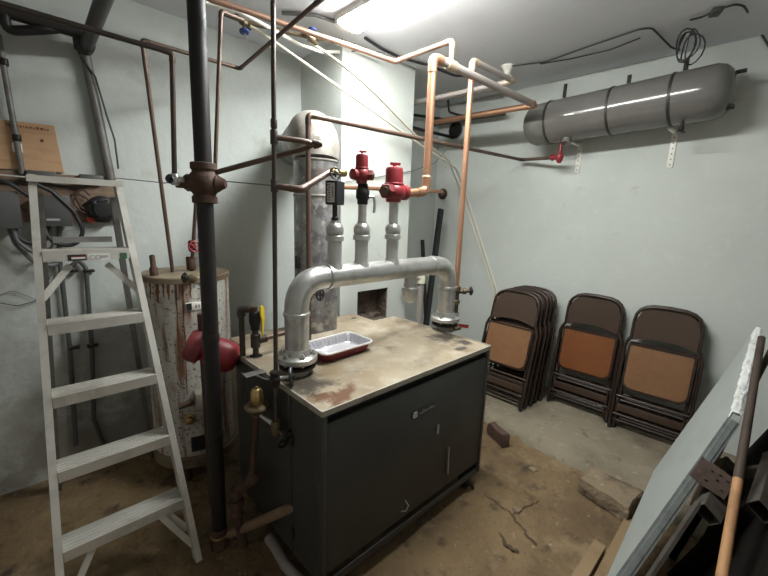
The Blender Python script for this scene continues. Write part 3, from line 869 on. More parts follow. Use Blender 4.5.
# pipes into the heater
b0 = oy(172, 262, 2.2)
t0 = oy(142, 40, 2.08)
e1 = oy(240, 67, 2.10)
f1 = ox(320, 0, e1.x)
run('copper_pipe', 'thin reddish pipe from the water heater top left, running along under the ceiling', [(b0.x, 2.2, 1.158), (t0.x, 2.08, t0.z), (e1.x, 2.10, t0.z + .005), (e1.x, f1.y, f1.z), (e1.x + .0, f1.y - .5, f1.z + .03)], .0092, RUSTP, fm=DKSTEEL)
b0 = oy(191, 262, 2.2)
t0 = oy(203, 90, 2.0)
cpp = run('copper_pipe', 'thin reddish pipe from the heater top hidden behind the standpipe', [(b0.x, 2.2, 1.158), (t0.x, 2.0, t0.z)], .0092, RUSTP)
coupling(cpp, (b0.x, 2.2, 1.20), (0, 0, 1), .024, .07, RUSTI, 'union')
z_ = oy(192, 246, 2.19)
rwv = thing('gate_valve', 'gate valve with a red wheel above the water heater', 'valve', (z_.x, 2.19, z_.z - .03))
MB().lathe([(.014, -.03), (.019, -.02), (.019, .02), (.014, .03)], z_, (0, 0, 1), 12).build('body', RUSTI, rwv)
MB().cyl(z_, z_ + V((-.0, -.035, .0)), .005, 8).build('stem', BRONZE, rwv)
MB().wheel(z_ + V((0, -.037, 0)), (0, -1, .1), .026, .005, 5).build('handwheel', REDP, rwv)
a, b = oy(221, 11, 1.66), oy(215, 172, 1.66)
t_in = oy(205, -8, 1.72)
run('copper_pipe', 'thin bronze pipe hanging right of the standpipe from the ceiling valves', [V((b.x, 1.66, b.z)), V((a.x, 1.66, a.z)), oy(243, 20, 1.70)], .008, RUSTP)
# dark pipe left
a = oy(-30, -14, PY); b = oy(172, 53, PY)
c = oy(174.5, 176, PY)
run('steel_pipe', 'dark steel pipe crossing the upper left and dropping to the valve by the cross fitting', [V((a.x, PY, b.z + .004)), b, c], .0085, DKSTEEL)
q = c + V((0, 0, -.012))
sv = thing('stop_valve', 'small chrome stop valve left of the rusty cross fitting', 'valve', q)
MB().lathe([(.012, -.02), (.017, -.012), (.017, .012), (.012, .02)], q, (0, 0, 1), 10).cyl(q, q + sd * .03, .010).build('body', STEEL, sv)
MB().wheel(q + V((-.02, -.012, 0)), (-.7, -.5, 0), .012, .004).build('handwheel', BLACKP, sv)

# ------------------------------------------------------------------ red circulator pump
q = V((.595, 1.76, .835))
pump = thing('circulator_pump', 'dusty dark red circulator pump behind the black standpipe', 'pump', (q.x, q.y, .70))
ax = V((.80, -.50, -.42)).normalized()
MB().lathe([(.030, -.125), (.060, -.122), (.072, -.110), (.076, -.085), (.076, -.055), (.058, -.048), (.050, -.035)], q, ax, 22).build('volute', REDPD, pump)
MB().lathe([(.052, -.04), (.066, -.025), (.074, .0), (.076, .05), (.070, .085), (.050, .108), (.020, .114)], q, ax, 24).build('motor', REDP, pump)
MB().tube([q + ax * -.03 + V((-.02, -.06, .07)), q + ax * -.03 + V((-.02, -.065, .13)), q + ax * -.02 + V((.01, -.06, .15))], .009, 8, .02).build('bracket_arm', GREYBOX, pump)
MB().ball(q + ax * -.02 + V((0, -.03, .14)), .014).cyl(q + ax * -.02 + V((0, -.03, .14)), q + ax * -.02 + V((0, -.03, .19)), .007).build('oil_cup', STEEL, pump)
run('steel_pipe', 'rusty vertical pipe carrying the red circulator pump', [(.565, 1.80, 1.02), (.565, 1.80, .015)], .022, RUSTI)

# ------------------------------------------------------------------ overhead valves and cream tubes
q1 = oz(243, 22, 2.42)
q2 = oz(311, 38, 2.42)
for qq, lab, s in ((q1, 'blue-handled valve hanging under the ceiling beside the standpipe', -1), (q2, 'blue-handled valve under the ceiling beside the lamp end', 1)):
    v = thing('ball_valve', lab, 'valve', qq)
    MB().lathe([(.010, -.05), (.014, -.045), (.014, -.02), (.018, -.01), (.018, .015), (.013, .025), (.013, .05)], qq, (.85, .3, -.15), 12).build('body', BRONZE, v)
    h = qq + V((0, -.01, -.045 if s < 0 else .035))
    MB().cyl(qq, h, .006, 8).build('stem', BRONZE, v)
    MB().lathe([(.020, -.006), (.024, -.004), (.024, .006), (.018, .009)], h, (0, -.2, -1), 10).build('handle', BLUEP, v)
    if s < 0:
        MB().tube([h, h + V((.01, -.01, -.05))], .003, 6).build('tail_wire', STEEL, v)
run('steel_pipe', 'dark brass manifold pipe under the ceiling behind the thin steel pipe', [oz(224, 14, 2.43), oz(245, 22, 2.425), oz(312, 38, 2.425), oz(330, 40, 2.43)], .010, BRONZE, bend=.02, fits=False)
w1 = ox(466, 194, X2 - .012); w2 = ox(497, 292, X2 - .012)
m1 = oy(425, 148, 1.98)
tag(MB().tube([oz(250, 26, 2.41), oz(262, 33, 2.40), oy(380, 116, 1.95), m1, (m1 + w1) / 2 + V((.1, 0, .06)), w1, w2, V((w2.x, w2.y, SZ + .01))], .0080, 10, .10).build('plastic_tube', PEX), 'cream plastic tube sagging from the left blue valve, lower of the pair', 'tube', None)
m2 = oy(418, 138, 1.97)
w3 = V((w1.x, w1.y + .05, w1.z)); w4 = V((w2.x, w2.y + .03, w2.z))
tag(MB().tube([oz(308, 41, 2.41), oz(322, 50, 2.40), oy(352, 72, 1.78), oy(380, 98, 1.90), m2, (m2 + w3) / 2 + V((.1, .03, .10)), w3, w4, V((w4.x, w4.y, SZ + .01))], .0080, 10, .10).build('plastic_tube', PEX), 'cream plastic tube curving down from the right blue valve, upper of the pair', 'tube')
tag(MB().tube([oz(190, -6, 2.44), oz(207, 3, 2.44), oz(240, 12, 2.43), oz(270, 28, 2.41), oz(300, 45, 2.40), oz(322, 52, 2.42), oz(348, 52, 2.52)], .009, 10, .08).build('plastic_tube', WHITEP), 'white plastic tube looping under the ceiling across the top of the standpipe', 'tube')

# ------------------------------------------------------------------ expansion tank on the right wall
ta, tb = V((2.96, 1.545, 2.195)), V((2.96, .330, 2.242))
tr = .150
td = (tb - ta).normalized()
TL = (tb - ta).length
tk = thing('expansion_tank', 'long grey steel expansion tank strapped high on the right-hand wall', 'tank', (2.96, .96, 2.06))
prof = [(.0, 0), (.06, .006), (.105, .022), (.135, .05), (tr, .09)] + [(tr, TL * k / 8) for k in range(1, 8)] + [(tr, TL - .09), (.135, TL - .05), (.105, TL - .022), (.06, TL - .006), (0, TL)]
MB().lathe(prof, ta, td, 40).build('shell', TANK, tk, 60)
for f in (.161, .495, .765):
    MB().lathe([(tr, -.008), (tr + .004, -.007), (tr + .004, .007), (tr, .008)], ta + td * TL * f, td, 40, cap=False).build('strap', STRAP, tk)
p = ta + td * .335
MB().lathe([(.03, tr - .01), (.03, tr + .02), (.034, tr + .02), (.034, tr + .03)], p, (-.3, 0, -1), 14).build('drain_boss', TANK, tk)
p = ta + td * (TL * .825)
dv = MB().lathe([(.008, tr - .01), (.008, tr + .03), (.014, tr + .032), (.014, tr + .055), (.009, tr + .06)], p, (-.3, 0, -1), 10).build('drain_cock', BLACKI, tk)
MB().box(p + V((-.3, 0, -1)).normalized() * (tr + .066), (.012, .045, .010), None, .002).build('cock_handle', BLACKI, dv)
MB().cyl(tb - td * .02 + V((0, 0, .085)), tb + td * .025 + V((0, 0, .085)), .011).build('end_nipple', BLACKI, tk)
MB().cyl(tb - td * .05 + V((-.03, 0, -.10)), tb + td * .005 + V((-.03, 0, -.10)), .013).build('end_nipple', BLACKI, tk)
p = ta + td * .045 + V((-.09, 0, .035))
MB().ball(p, .010).build('end_plug', STEEL, tk)
for (px, py, lab) in ((566, 84, 'dark hanger strap showing above the left part of the grey tank'), (630, 75, 'dark hanger strap showing above the middle of the grey tank'), (687.5, 58, 'dark hanger strap showing above the right part of the grey tank')):
    q = ox(px, py, X2)
    bk = thing('tank_hanger', lab, 'bracket', (X2, q.y, 2.2))
    MB().box((X2 - .005, q.y, (q.z + 2.20) / 2), (.010, .024, q.z - 2.20), None, .002).build('upright', STRAP, bk)
    MB().box((3.128, q.y, 2.215), (.056, .02, .02), None, .002).build('arm', STRAP, bk)
for (px, py, lab) in ((577, 173, 'white perforated bracket on the wall under the left part of the grey tank'), (669.5, 168, 'white perforated bracket on the wall under the right part of the grey tank')):
    q = ox(px, py, X2)
    bk = thing('shelf_bracket', lab, 'bracket', (X2, q.y, q.z))
    MB().box((X2 - .004, q.y, q.z + .11), (.008, .034, .22), None, .002).build('lower_strip', WHITEP, bk)
    mb = MB()
    for jj in range(6):
        mb.cyl((X2 - .010, q.y, q.z + .02 + jj * .034), (X2 - .0075, q.y, q.z + .02 + jj * .034), .004, 8)
    mb.build('screw_hole', BLACKI, bk)
    zt_ = ta.z + (tb.z - ta.z) * (ta.y - q.y) / TL - tr
    MB().box((3.07, q.y, zt_ - .008), (.17, .022, .012), None, .002).build('arm', WHITEP, bk)
q = V((2.975, 1.27, 1.955))
tv = thing('tank_valve', 'small red valve under the left end of the grey tank', 'valve', q)
MB().lathe([(.012, -.045), (.020, -.03), (.026, -.01), (.026, .012), (.018, .025), (.012, .03), (.012, .12)], q, (0, 0, 1), 12).lathe([(.018, .01), (.018, .05), (.022, .05), (.022, .065), (.016, .066)], q, (.15, 1, 0), 10).build('body', REDP, tv)

# ------------------------------------------------------------------ corner pipes above the alcove
def alc(px, py, y): return oy(px, py, y)
for (a, b, r, lab, m) in ((ox(414, 104, 2.95), ox(500, 88, 2.95), .018, 'upper dark pipe running into the dim corner above the alcove', GREYPIPE),
                          (ox(414, 127, 3.06), ox(505, 113, 3.06), .020, 'middle dark pipe running into the dim corner above the alcove', DKSTEEL),
                          (oy(414, 128, 2.40), oy(455, 138, 2.40), .014, 'short lower dark pipe in the dim corner above the alcove', BLACKI),
                          (oy(414, 115, 2.50), oy(462, 122, 2.50), .013, 'short upper dark pipe in the dim corner above the alcove', BLACKI)):
    d = (a - b)
    tag(MB().cyl(a + d * .3, b, r).build('steel_pipe', m), lab, 'pipe')
q = ox(456, 130, X2 - .02)
vc = thing('wall_sleeve', 'black round pipe sleeve in the right-hand wall near the corner', 'sleeve', q)
MB().lathe([(.075, 0), (.075, .02), (.06, .022), (.055, .004)], q, (-1, .1, 0), 18).build('ring', BLACKI, vc)
MB().lathe([(.058, .003), (.002, .004)], q, (-1, .1, 0), 18).build('opening', BOILD, vc)
tag(MB().tube([ox(455, 90, 2.95), ox(448, 100, 2.97), ox(449, 112, 3.0), ox(462, 116, 3.06)], .010, 8, .03).build('pipe_hanger', BLACKI), 'hooked black pipe hanger between the two dark corner pipes', 'hanger')

# black timber leaning in the alcove
top = oy(441, 209, 2.34); bot = oz(420, 372, 0)
tag(MB().rail(V((bot.x, bot.y, .012)), top, .055, .03, (1, 0, 0)).build('black_plank', BLACKP), 'long black plank leaning in the corner alcove behind the boiler', 'plank')
top = oy(424, 240, 2.54)
tag(MB().rail(V((top.x, 2.40, .002)), V((top.x, 2.56, top.z)), .035, .02, (1, 0, 0)).build('black_rod', BLACKP), 'shorter thin black bar leaning left of the long black plank', 'bar')

# ------------------------------------------------------------------ folding chairs
CL = .90
def chair_parts(seatm):
    root = thing('folding_chair', '', 'chair', (0, 0, 0), 'folded chairs leaning on the right-hand wall')
    hw, sw = .186, .214
    # main frame: hairpin with shoulders; front of the chair is -y
    pts = [(-sw + .004, 0, .0), (-sw, 0, .10), (-sw, 0, .585), (-sw + .012, 0, .625), (-hw, 0, .655), (-hw, 0, .76)]
    n = 10
    for k in range(n + 1):
        t = PI - PI * k / n
        pts.append((hw * math.copysign(abs(math.cos(t)) ** .62, math.cos(t)), 0, .775 + .118 * abs(math.sin(t)) ** .8))
    pts += [(-a, b, c) for a, b, c in pts[:6][::-1]]
    MB().tube([V(p) for p in pts], .0105, 10).build('frame', CHAIRF, root)
    # back panel, slightly dished
    mb = MB()
    nx, nz = 14, 8
    def top(u): return .775 + .106 * (1 - abs(u) ** 3.2) ** .5
    def bot(u): return .642 + .030 * (1 - u * u)
    F, Bk = [], []
    for j in range(nz + 1):
        rf, rb = [], []
        for i in range(nx + 1):
            u = -1 + 2 * i / nx
            z = bot(u) + (max(top(u), bot(u) + .01) - bot(u)) * j / nz
            yy = .012 * (1 - u * u)
            rf.append(mb.bm.verts.new((u * (hw - .008), yy - .004, z)))
            rb.append(mb.bm.verts.new((u * (hw - .008), yy + .004, z)))
        F.append(rf); Bk.append(rb)
    for j in range(nz):
        for i in range(nx):
            mb.bm.faces.new((F[j][i], F[j][i + 1], F[j + 1][i + 1], F[j + 1][i]))
            mb.bm.faces.new((Bk[j][i], Bk[j + 1][i], Bk[j + 1][i + 1], Bk[j][i + 1]))
    for i in range(nx):
        mb.bm.faces.new((F[0][i], Bk[0][i], Bk[0][i + 1], F[0][i + 1]))
        mb.bm.faces.new((F[nz][i], F[nz][i + 1], Bk[nz][i + 1], Bk[nz][i]))
    for j in range(nz):
        mb.bm.faces.new((F[j][0], F[j + 1][0], Bk[j + 1][0], Bk[j][0]))
        mb.bm.faces.new((F[j][nx], Bk[j][nx], Bk[j + 1][nx], F[j + 1][nx]))
    mb.build('backrest', CHAIRB, root, 50)
    # seat: rounded board with a steel rim
    def rrect(w, z0, z1, rb, rt, y, k=6):
        out = []
        for cx_, cz_, a0, r in ((w - rb, z0 + rb, -PI / 2, rb), (w - rt, z1 - rt, 0, rt), (-w + rt, z1 - rt, PI / 2, rt), (-w + rb, z0 + rb, PI, rb)):
            for i in range(k + 1):
                a = a0 + PI / 2 * i / k
                out.append(V((cx_ + r * math.cos(a), y, cz_ + r * math.sin(a))))
        return out
    MB().slab(rrect(.189, .292, .622, .06, .015, -.014), (0, .012, 0)).build('seat_frame', CHAIRF, root)
    MB().slab(rrect(.175, .308, .606, .05, .012, -.019), (0, .008, 0)).build('seat', seatm, root)
    # rear legs tucked inside, with stretchers
    for s in (-1, 1):
        MB().tube([(s * (sw - .028), .014, .60), (s * (sw - .028), .014, .05), (s * (sw - .024), .012, .012)], .0095, 10).build('rear_leg', CHAIRF, root)
        MB().lathe([(.013, 0), (.0135, .02), (.011, .024)], (s * (sw - .004), 0, 0), (0, 0, 1), 10).build('foot_cap', BLACKP, root)
        MB().slab([V((s * (sw - .012), -.014, z)) for z in (.30,)] + [V((s * (sw - .012), .02, .30)), V((s * (sw - .012), .02, .52)), V((s * (sw - .012), -.014, .52))], (s * .004, 0, 0)).build('hinge_strip', CHAIRF, root)
    for z, y, r in ((.235, .004, .009), (.205, .016, .0075), (.105, .0, .009), (.062, .014, .0075)):
        MB().cyl((-sw + .01, y, z), (sw - .01, y, z), r, 8).build('stretcher', CHAIRF, root)
    MB().box((0, .008, .155), (2 * sw - .05, .010, .052), None, .003).build('cross_panel', CHAIRB, root)
    return root

def copy_chair(src):
    r = src.copy()
    C.objects.link(r)
    for ch in list(src.children):
        c = ch.copy()
        C.objects.link(c)
        c.parent = r
    return r

chA = chair_parts(SEATM)
chB = chair_parts(SEATM2)
used = set()
ST1 = ['front folding chair of the left stack, tan seat in view beside the boiler', 'second folding chair from the front in the left stack',
       'middle folding chair of the left stack of five', 'fourth folding chair from the front in the left stack', 'rearmost folding chair of the left stack, against the wall']
ST2 = ['front folding chair of the middle stack, with the reddest brown seat', 'folding chair behind the reddish-seated one in the middle stack']
ST3 = ['front folding chair of the right stack, glint on its tan seat, nearest the pale slab', 'folding chair behind the front one in the right stack']
def stack(proto, feet, yc, dx, tilt, yaw, labels):
    for k, lab in enumerate(labels):
        src = proto
        o = src if src not in used else copy_chair(src)
        used.add(src)
        o['label'] = lab
        o.location = (feet + dx * k, yc + .006 * (k % 2) - (.005 * k if len(labels) > 3 else 0), SZ + .004)
        o.rotation_euler = (-R(tilt - (.7 if len(labels) > 3 else .4) * k), 0, -PI / 2 + R(yaw))
stack(chA, 2.605, 1.400, .072, 14, 1, ST1)
stack(chB, 2.950, .912, .043, 9, 2, ST2)
stack(chA, 2.915, .454, .045, 10.5, 3, ST3)

# ------------------------------------------------------------------ step ladder
def lf(z): return 1.535 + .30 * z
def lxl(z): return -.046 + .061 * z
def lxr(z): return .402 - .052 * z
lad = thing('step_ladder', 'worn aluminium step ladder standing open at the left in front of the wiring boards', 'ladder', (.17, 1.8, 0))
ZT = 1.592
for fn in (lxl, lxr):
    rl = MB().rail((fn(0), lf(0), .0), (fn(ZT), lf(ZT), ZT), .024, .055, (1, 0, 0)).build('front_rail', ALU, lad)
    mb = MB()
    for z in (.28, .545, .80, 1.055, 1.318):
        for dz in (-.0,):
            mb.cyl((fn(z), lf(z) - .032, z - .03), (fn(z), lf(z) - .026, z - .03), .006, 8)
    mb.build('rivet', BLACKI, rl)
rb = []
for x0, x1 in ((.068, -.005), (.305, .435)):
    MB().rail((x1, 2.45, 0), (x0, lf(1.5) + .07, 1.53), .022, .035, (1, 0, 0)).build('rear_rail', ALUD, lad)
for z in (.28, .545, .80, 1.055, 1.318):
    h = .040 if z < 1.2 else .040
    xl, xr = lxl(z) + .012, lxr(z) - .012
    y = lf(z)
    s = MB().bx(xl, xr, y - .035, y + .06, z - .004, z, .001)
    s.bx(xl, xr, y - .037, y - .033, z - h, z + .001).bx(xl, xr, y + .057, y + .061, z - .02, z + .001)
    for k in range(5):
        s.bx(xl + .003, xr - .003, y - .024 + k * .018, y - .018 + k * .018, z - .001, z + .0022)
    so = s.build('step', ALU, lad)
    if z > 1.2:
        yy = y - .0375
        w = xr - xl
        sg = MB().bx(xl + w * .26, xl + w * .47, yy - .001, yy + .001, z - .040, z - .016).build('warning_label', BLACKP, so)
        MB().bx(xl + w * .30, xl + w * .455, yy - .0022, yy, z - .033, z - .026).build('label_stripe', LABELW, sg)
        MB().bx(xl + w * .30, xl + w * .455, yy - .0022, yy, z - .025, z - .021).build('label_stripe', REDP, sg)
        sg = MB().bx(xl + w * .49, xl + w * .745, yy - .001, yy + .001, z - .041, z - .014).build('maker_label', LABELW, so)
        fc = bpy.data.curves.new('ladder_text', 'FONT')
        fc.body = 'CO'
        fc.size = .026
        fc.extrude = .0006
        tmp = bpy.data.objects.new('ladder_text', fc)
        C.objects.link(tmp)
        bpy.context.view_layer.update()
        me = bpy.data.meshes.new_from_object(tmp.evaluated_get(bpy.context.evaluated_depsgraph_get()))
        bpy.data.objects.remove(tmp)
        tx_ = bpy.data.objects.new('label_text', me)
        me.materials.append(LABELG)
        C.objects.link(tx_)
        tx_.parent = sg
        off = V((xl + w * .50, yy - .0016, z - .038)) - lad.location
        me.transform(Matrix.Translation(off) @ Matrix.Rotation(PI / 2, 4, 'X'))
        mb = MB()
        for k in range(5):
            mb.bx(xl + w * (.63 + .02 * k), xl + w * (.645 + .02 * k), yy - .0018, yy, z - .032, z - .023)
        mb.build('label_text', LABELG, sg)
        MB().bx(xl + w * .87, xl + w * .96, yy - .001, yy + .001, z - .040, z - .016).build('sticker', GREEN, so)
# braces
for a, b in (((lxl(1.055) + .01, lf(1.1) + .02, 1.14), (lxl(1.318) + .09, lf(1.26) + .02, 1.255)), ((lxr(1.055) - .01, lf(1.1) + .02, 1.14), (lxr(1.318) - .09, lf(1.26) + .02, 1.255)),
             ((lxl(0) + .012, lf(.05), .07), (lxl(.28) + .10, lf(.22) + .0, .245)), ((lxr(0) - .012, lf(.05), .07), (lxr(.28) - .10, lf(.22) + .0, .245)),
             ((lxr(.1) - .012, lf(.1) + .03, .12), (lxr(.28) - .10, lf(.22) + .05, .262))):
    MB().rail(a, b, .006, .024, (0, 1, 0)).build('brace', ALU, lad)
MB().rail((lxl(1.318) + .05, lf(1.318) + .03, 1.355), (lxr(1.318) - .06, lf(1.318) + .03, 1.355), .022, .022, (0, 1, 0)).build('rear_cross_bar', ALUD, lad)
for z, w in ((.17, .03), (1.02, .02), (.60, .02)):
    f = z / 1.53
    xa, xb = -.005 + (.068 + .005) * f, .435 + (.305 - .435) * f
    yy = 2.45 + (lf(1.5) + .07 - 2.45) * f
    if z < .3:
        MB().rail((xa, yy, z), (xb, yy, z), w, .012, (0, 0, 1)).build('rear_cross_bar', ALUD, lad)
MB().bx(lxl(ZT) - .018, lxr(ZT) + .012, lf(ZT) - .05, lf(ZT) + .10, ZT - .004, ZT + .004, .002).bx(lxl(ZT) - .018, lxr(ZT) + .012, lf(ZT) - .052, lf(ZT) - .048, ZT - .020, ZT + .004).build('top_cap', ALU, lad)
MB().rail((lxr(1.25), lf(1.25) + .01, 1.25), (lxr(1.10) + .03, lf(1.055) + .15, 1.12), .016, .004, (0, 1, 0)).build('spreader', STEEL, lad)

# ------------------------------------------------------------------ wiring boards on the left wall
YW = Y1
pb = thing('plywood_board', 'tan plywood board on the upper left wall above the grey boxes', 'board', (-.1, YW, 1.64))
MB().slab([V((-.45, YW, 1.64)), V((.188, YW, 1.648)), V((.172, YW, 1.868)), V((-.45, YW, 1.852))], (0, -.018, 0)).build('sheet', PLY, pb)
rr = random.Random(21)
for x0, x1, z in ((-.0, .15, 1.845), (-.4, -.06, 1.83)):
    x = x0
    mb = MB().bx(x0, x1, YW - .0184, YW - .017, z - .006, z - .005)
    while x < x1:
        w = rr.uniform(.004, .012)
        mb.bx(x, x + w, YW - .0188, YW - .017, z - .004, z + rr.uniform(.002, .007))
        x += w + .004
    mb.build('stamp_marks', RUSTSTAIN, pb)
mb = MB().cyl((.12, YW - .021, 1.79), (.12, YW - .017, 1.79), .007, 8)
mb.build('knot', DARKSTAIN, pb)
MB().box((.028, YW - .022, 1.745), (.035, .010, .040), None, .003).build('clip', WHITEP, pb)
wb = tag(MB().bx(-.45, .405, YW - .022, YW, 1.40, 1.638, .002).build('wiring_board', DKWOOD), 'dark brown wiring board fixed behind the top of the ladder', 'board')
yb = YW - .022
for (x0, x1, z0, z1, d, lab) in ((.075, .190, 1.385, 1.53, .07, 'square grey electrical box in the middle of the wiring board'),
                                 (-.26, .004, 1.375, 1.54, .08, 'grey electrical box at the left end of the wiring board')):
    b_ = thing('electrical_box', lab, 'box', ((x0 + x1) / 2, yb, z0))
    MB().bx(x0, x1, yb - d + .008, yb, z0, z1, .003).build('case', GREYBOX, b_)
    MB().bx(x0 - .003, x1 + .003, yb - d, yb - d + .008, z0 - .003, z1 + .003, .003).build('cover', GREYBOX, b_)
    MB().bx(x0 + .02, x0 + .07, yb - d - .001, yb - d + .001, z0 + .025, z0 + .035).build('sticker', LABELG, b_)
for (x0, x1, lab) in ((.045, .155, 'flat dark grey trunking cover on the board top, right of the conduit'), (.245, .345, 'flat dark grey trunking cover below the strutted conduit'), (-.30, -.05, 'flat dark grey trunking cover at the far left of the board top')):
    tag(MB().bx(x0, x1, yb - .035, yb, 1.60, 1.645, .004).build('trunking_cover', GREYBOX), lab, 'cover')
tag(MB().rail((-.05, yb - .04, 1.615), (.30, yb - .04, 1.60), .006, .03, (0, 0, 1)).build('metal_strip', ALU), 'thin bare metal strip along the top of the wiring board', 'strip')
ct = thing('contactor', 'round black contactor with loose red and brown wires on the wiring board', 'switch', (.33, yb, 1.38))
MB().lathe([(.070, 0), (.070, .035), (.062, .045), (.045, .05), (.040, .07), (.015, .072)], (.325, yb, 1.47), (0, -1, 0), 20).build('body', BLACKP, ct)
for dx, dz in ((-.035, .03), (.02, .035), (.03, -.02), (-.02, -.035)):
    MB().ball((.325 + dx, yb - .05, 1.47 + dz), .016).build('terminal', BLACKP, ct)
for pts in ([(.27, yb - .02, 1.52), (.23, yb - .03, 1.55), (.205, yb - .03, 1.50), (.24, yb - .03, 1.445), (.28, yb - .03, 1.46)], [(.28, yb - .02, 1.54), (.25, yb - .03, 1.575), (.215, yb - .03, 1.54), (.235, yb - .03, 1.48), (.275, yb - .03, 1.45)]):
    MB().tube([V(p) for p in pts], .0045, 8, .03).build('loop_wire', RUSTI, ct)
for k in range(2):
    MB().tube([(.255, yb - .03, 1.425 - k * .012), (.285, yb - .04, 1.415 - k * .014)], .004, 6).build('red_wire', REDL, ct)

# cables: each loop a thing
def cable(label, pts, r, m=CABLE, bend=.06, name='cable'):
    return tag(MB().tube([V(p) for p in pts], r, 8, bend, 6).build(name, m), label, 'cable')
yk = YW - .03
cable('thick black cable looping under the square grey box', [(.075, yk - .06, 1.58), (.13, yk - .06, 1.55), (.20, yk - .06, 1.46), (.235, yk - .05, 1.36), (.20, yk - .05, 1.285), (.12, yk - .05, 1.29), (.085, yk - .05, 1.345), (.085, yk - .04, 1.385)], .010, bend=.07)
cable('black cable dropping from the left grey box to behind the ladder rail', [(-.02, yk - .03, 1.39), (-.015, yk - .03, 1.32), (.04, yk - .03, 1.29), (.10, yk - .03, 1.33), (.10, yk - .03, 1.385)], .010)
cable('grey hose curving low from the left grey box', [(-.045, yk - .03, 1.39), (-.03, yk - .03, 1.30), (.02, yk - .03, 1.215), (.09, yk - .03, 1.18), (.13, yk + .02, 1.20)], .0085, CABLEG)
cable('second grey hose curving just above the low one', [(-.03, yk - .05, 1.39), (-.02, yk - .05, 1.31), (.03, yk - .05, 1.255), (.09, yk - .05, 1.25), (.12, yk + .02, 1.29)], .0085, CABLEG)
cable('slanting black cable across the left of the wiring board', [(-.12, yk - .05, 1.60), (-.02, yk - .08, 1.58), (.05, yk - .08, 1.52), (.07, yk - .03, 1.49)], .010)
cable('thin black wire along the middle of the wiring board', [(-.2, yk - .005, 1.575), (.06, yk - .005, 1.585), (.20, yk - .005, 1.58), (.24, yk - .005, 1.57)], .005)
cable('thin straight wire from the wiring board to the steel pipe by the boiler', [oy(116, 178, 2.54), oy(165, 183, 2.1), cx + V((.02, .09, .02)), riser_at(1.586) + V((0, .010, 0))], .0022, CABLEG, 0, 'wire')
cable('loose black wire on the left wall behind the ladder', [oy(0, 303, 2.57), oy(18, 306, 2.57), oy(38, 300, 2.57), oy(44, 290, 2.57), oy(56, 264, 2.57)], .002, CABLE, .04, 'wire')
cable('lower loose wire curling off the left wall', [oy(-6, 298, 2.575), oy(12, 290, 2.575), oy(30, 297, 2.575), oy(40, 302, 2.575)], .0016, CABLEG, .04, 'wire')

# conduits
def conduit(label, pts, r, m, rings=(), name='conduit'):
    root = run(name, label, pts, r, m, 'conduit', fits=False, bend=.05)
    for p, d in rings:
        coupling(root, p, d, r * 1.35, .03, BLACKI, 'coupling')
    return root
a, b = oy(84, 48, 2.55), oy(111, 180, 2.55)
cn = conduit('grey conduit falling from the ceiling drain to the right part of the wiring board', [a, b, V((b.x, 2.55, 1.625))], .022, CONDUIT)
MB().tube([a + V((-.02, -.02, -.05)), a + V((.03, -.03, -.13)), a + V((.06, -.03, -.3)), a + V((.085, -.03, -.42)), b + V((.035, -.02, .06))], .005, 6, .05).build('tied_cable', CABLE, cn)
a, b = oy(-2, 34, 2.55), oy(21, 166, 2.55)
conduit('steel conduit at the left edge crossing the plywood board', [a, b, V((b.x, 2.55, 1.625))], .012, CONDUIT, [(oy(4, 62, 2.55), (0, 0, 1)), (oy(17, 138, 2.55), (0, 0, 1))])
a = oy(63, 235, 2.56)
conduit('dark conduit low on the left wall, left of the pair behind the ladder', [V((a.x - .01, 2.56, 1.385)), oy(60, 262, 2.56), oy(70, 350, 2.56), oy(76, 445, 2.56)], .011, CONDUITD)
conduit('grey conduit with a bent top, right of the pair behind the ladder', [oy(70, 268, 2.56), oy(78, 259, 2.56), oy(86, 268, 2.56), oy(92, 350, 2.56), oy(94, 420, 2.56), oy(103, 442, 2.56), V((oy(103, 442, 2.56).x + .03, 2.56, .0))], .011, CONDUITD)
mb = None
for px, py, lab in ((71, 271, 'upper black clamp on the dark wall conduit'), (88, 271, 'upper black clamp on the bent wall conduit'), (73, 348, 'lower black clamp on the dark wall conduit'), (92, 346, 'lower black clamp on the bent wall conduit')):
    q = oy(px, py, 2.56)
    tag(MB().box((q.x + .004, 2.565, q.z), (.05, .036, .012), None, .002).build('pipe_clamp', BLACKI), lab, 'clamp')

# overhead drain at upper left
a = oy(86, 46, 2.50)
f = ox(120, -4, a.x)
dr = thing('drain_pipe', 'heavy dark drain pipe crossing the ceiling at the upper left', 'pipe', a)
MB().cyl(V((a.x, 2.58, a.z - .005)), V((a.x, .9, a.z + .06)), .029, 18).build('pipe', mat('grey_iron', (.055, .052, .052), .5, .3), dr)
MB().lathe([(.03, -.04), (.035, -.03), (.035, .03), (.03, .04)], V((a.x, 2.50, a.z)), (0, 1, 0), 18).build('hub', BLACKI, dr)
l1, l2 = oy(-20, 8, 2.42), oy(80, 20, 2.42)
MB().cyl(V((l1.x - .3, 2.42, l2.z - .045)), V((a.x, 2.46, l2.z - .045)), .025, 16).build('branch', BLACKI, dr)
l3, l4 = oy(8, 28, 2.44), oy(76, 29, 2.44)
MB().tube([oy(4, 10, 2.44), oy(6, 31, 2.45), oy(40, 30, 2.45), oy(76, 27, 2.47), oy(79, 50, 2.50)], .020, 14, .05).build('trap', BLACKI, dr)

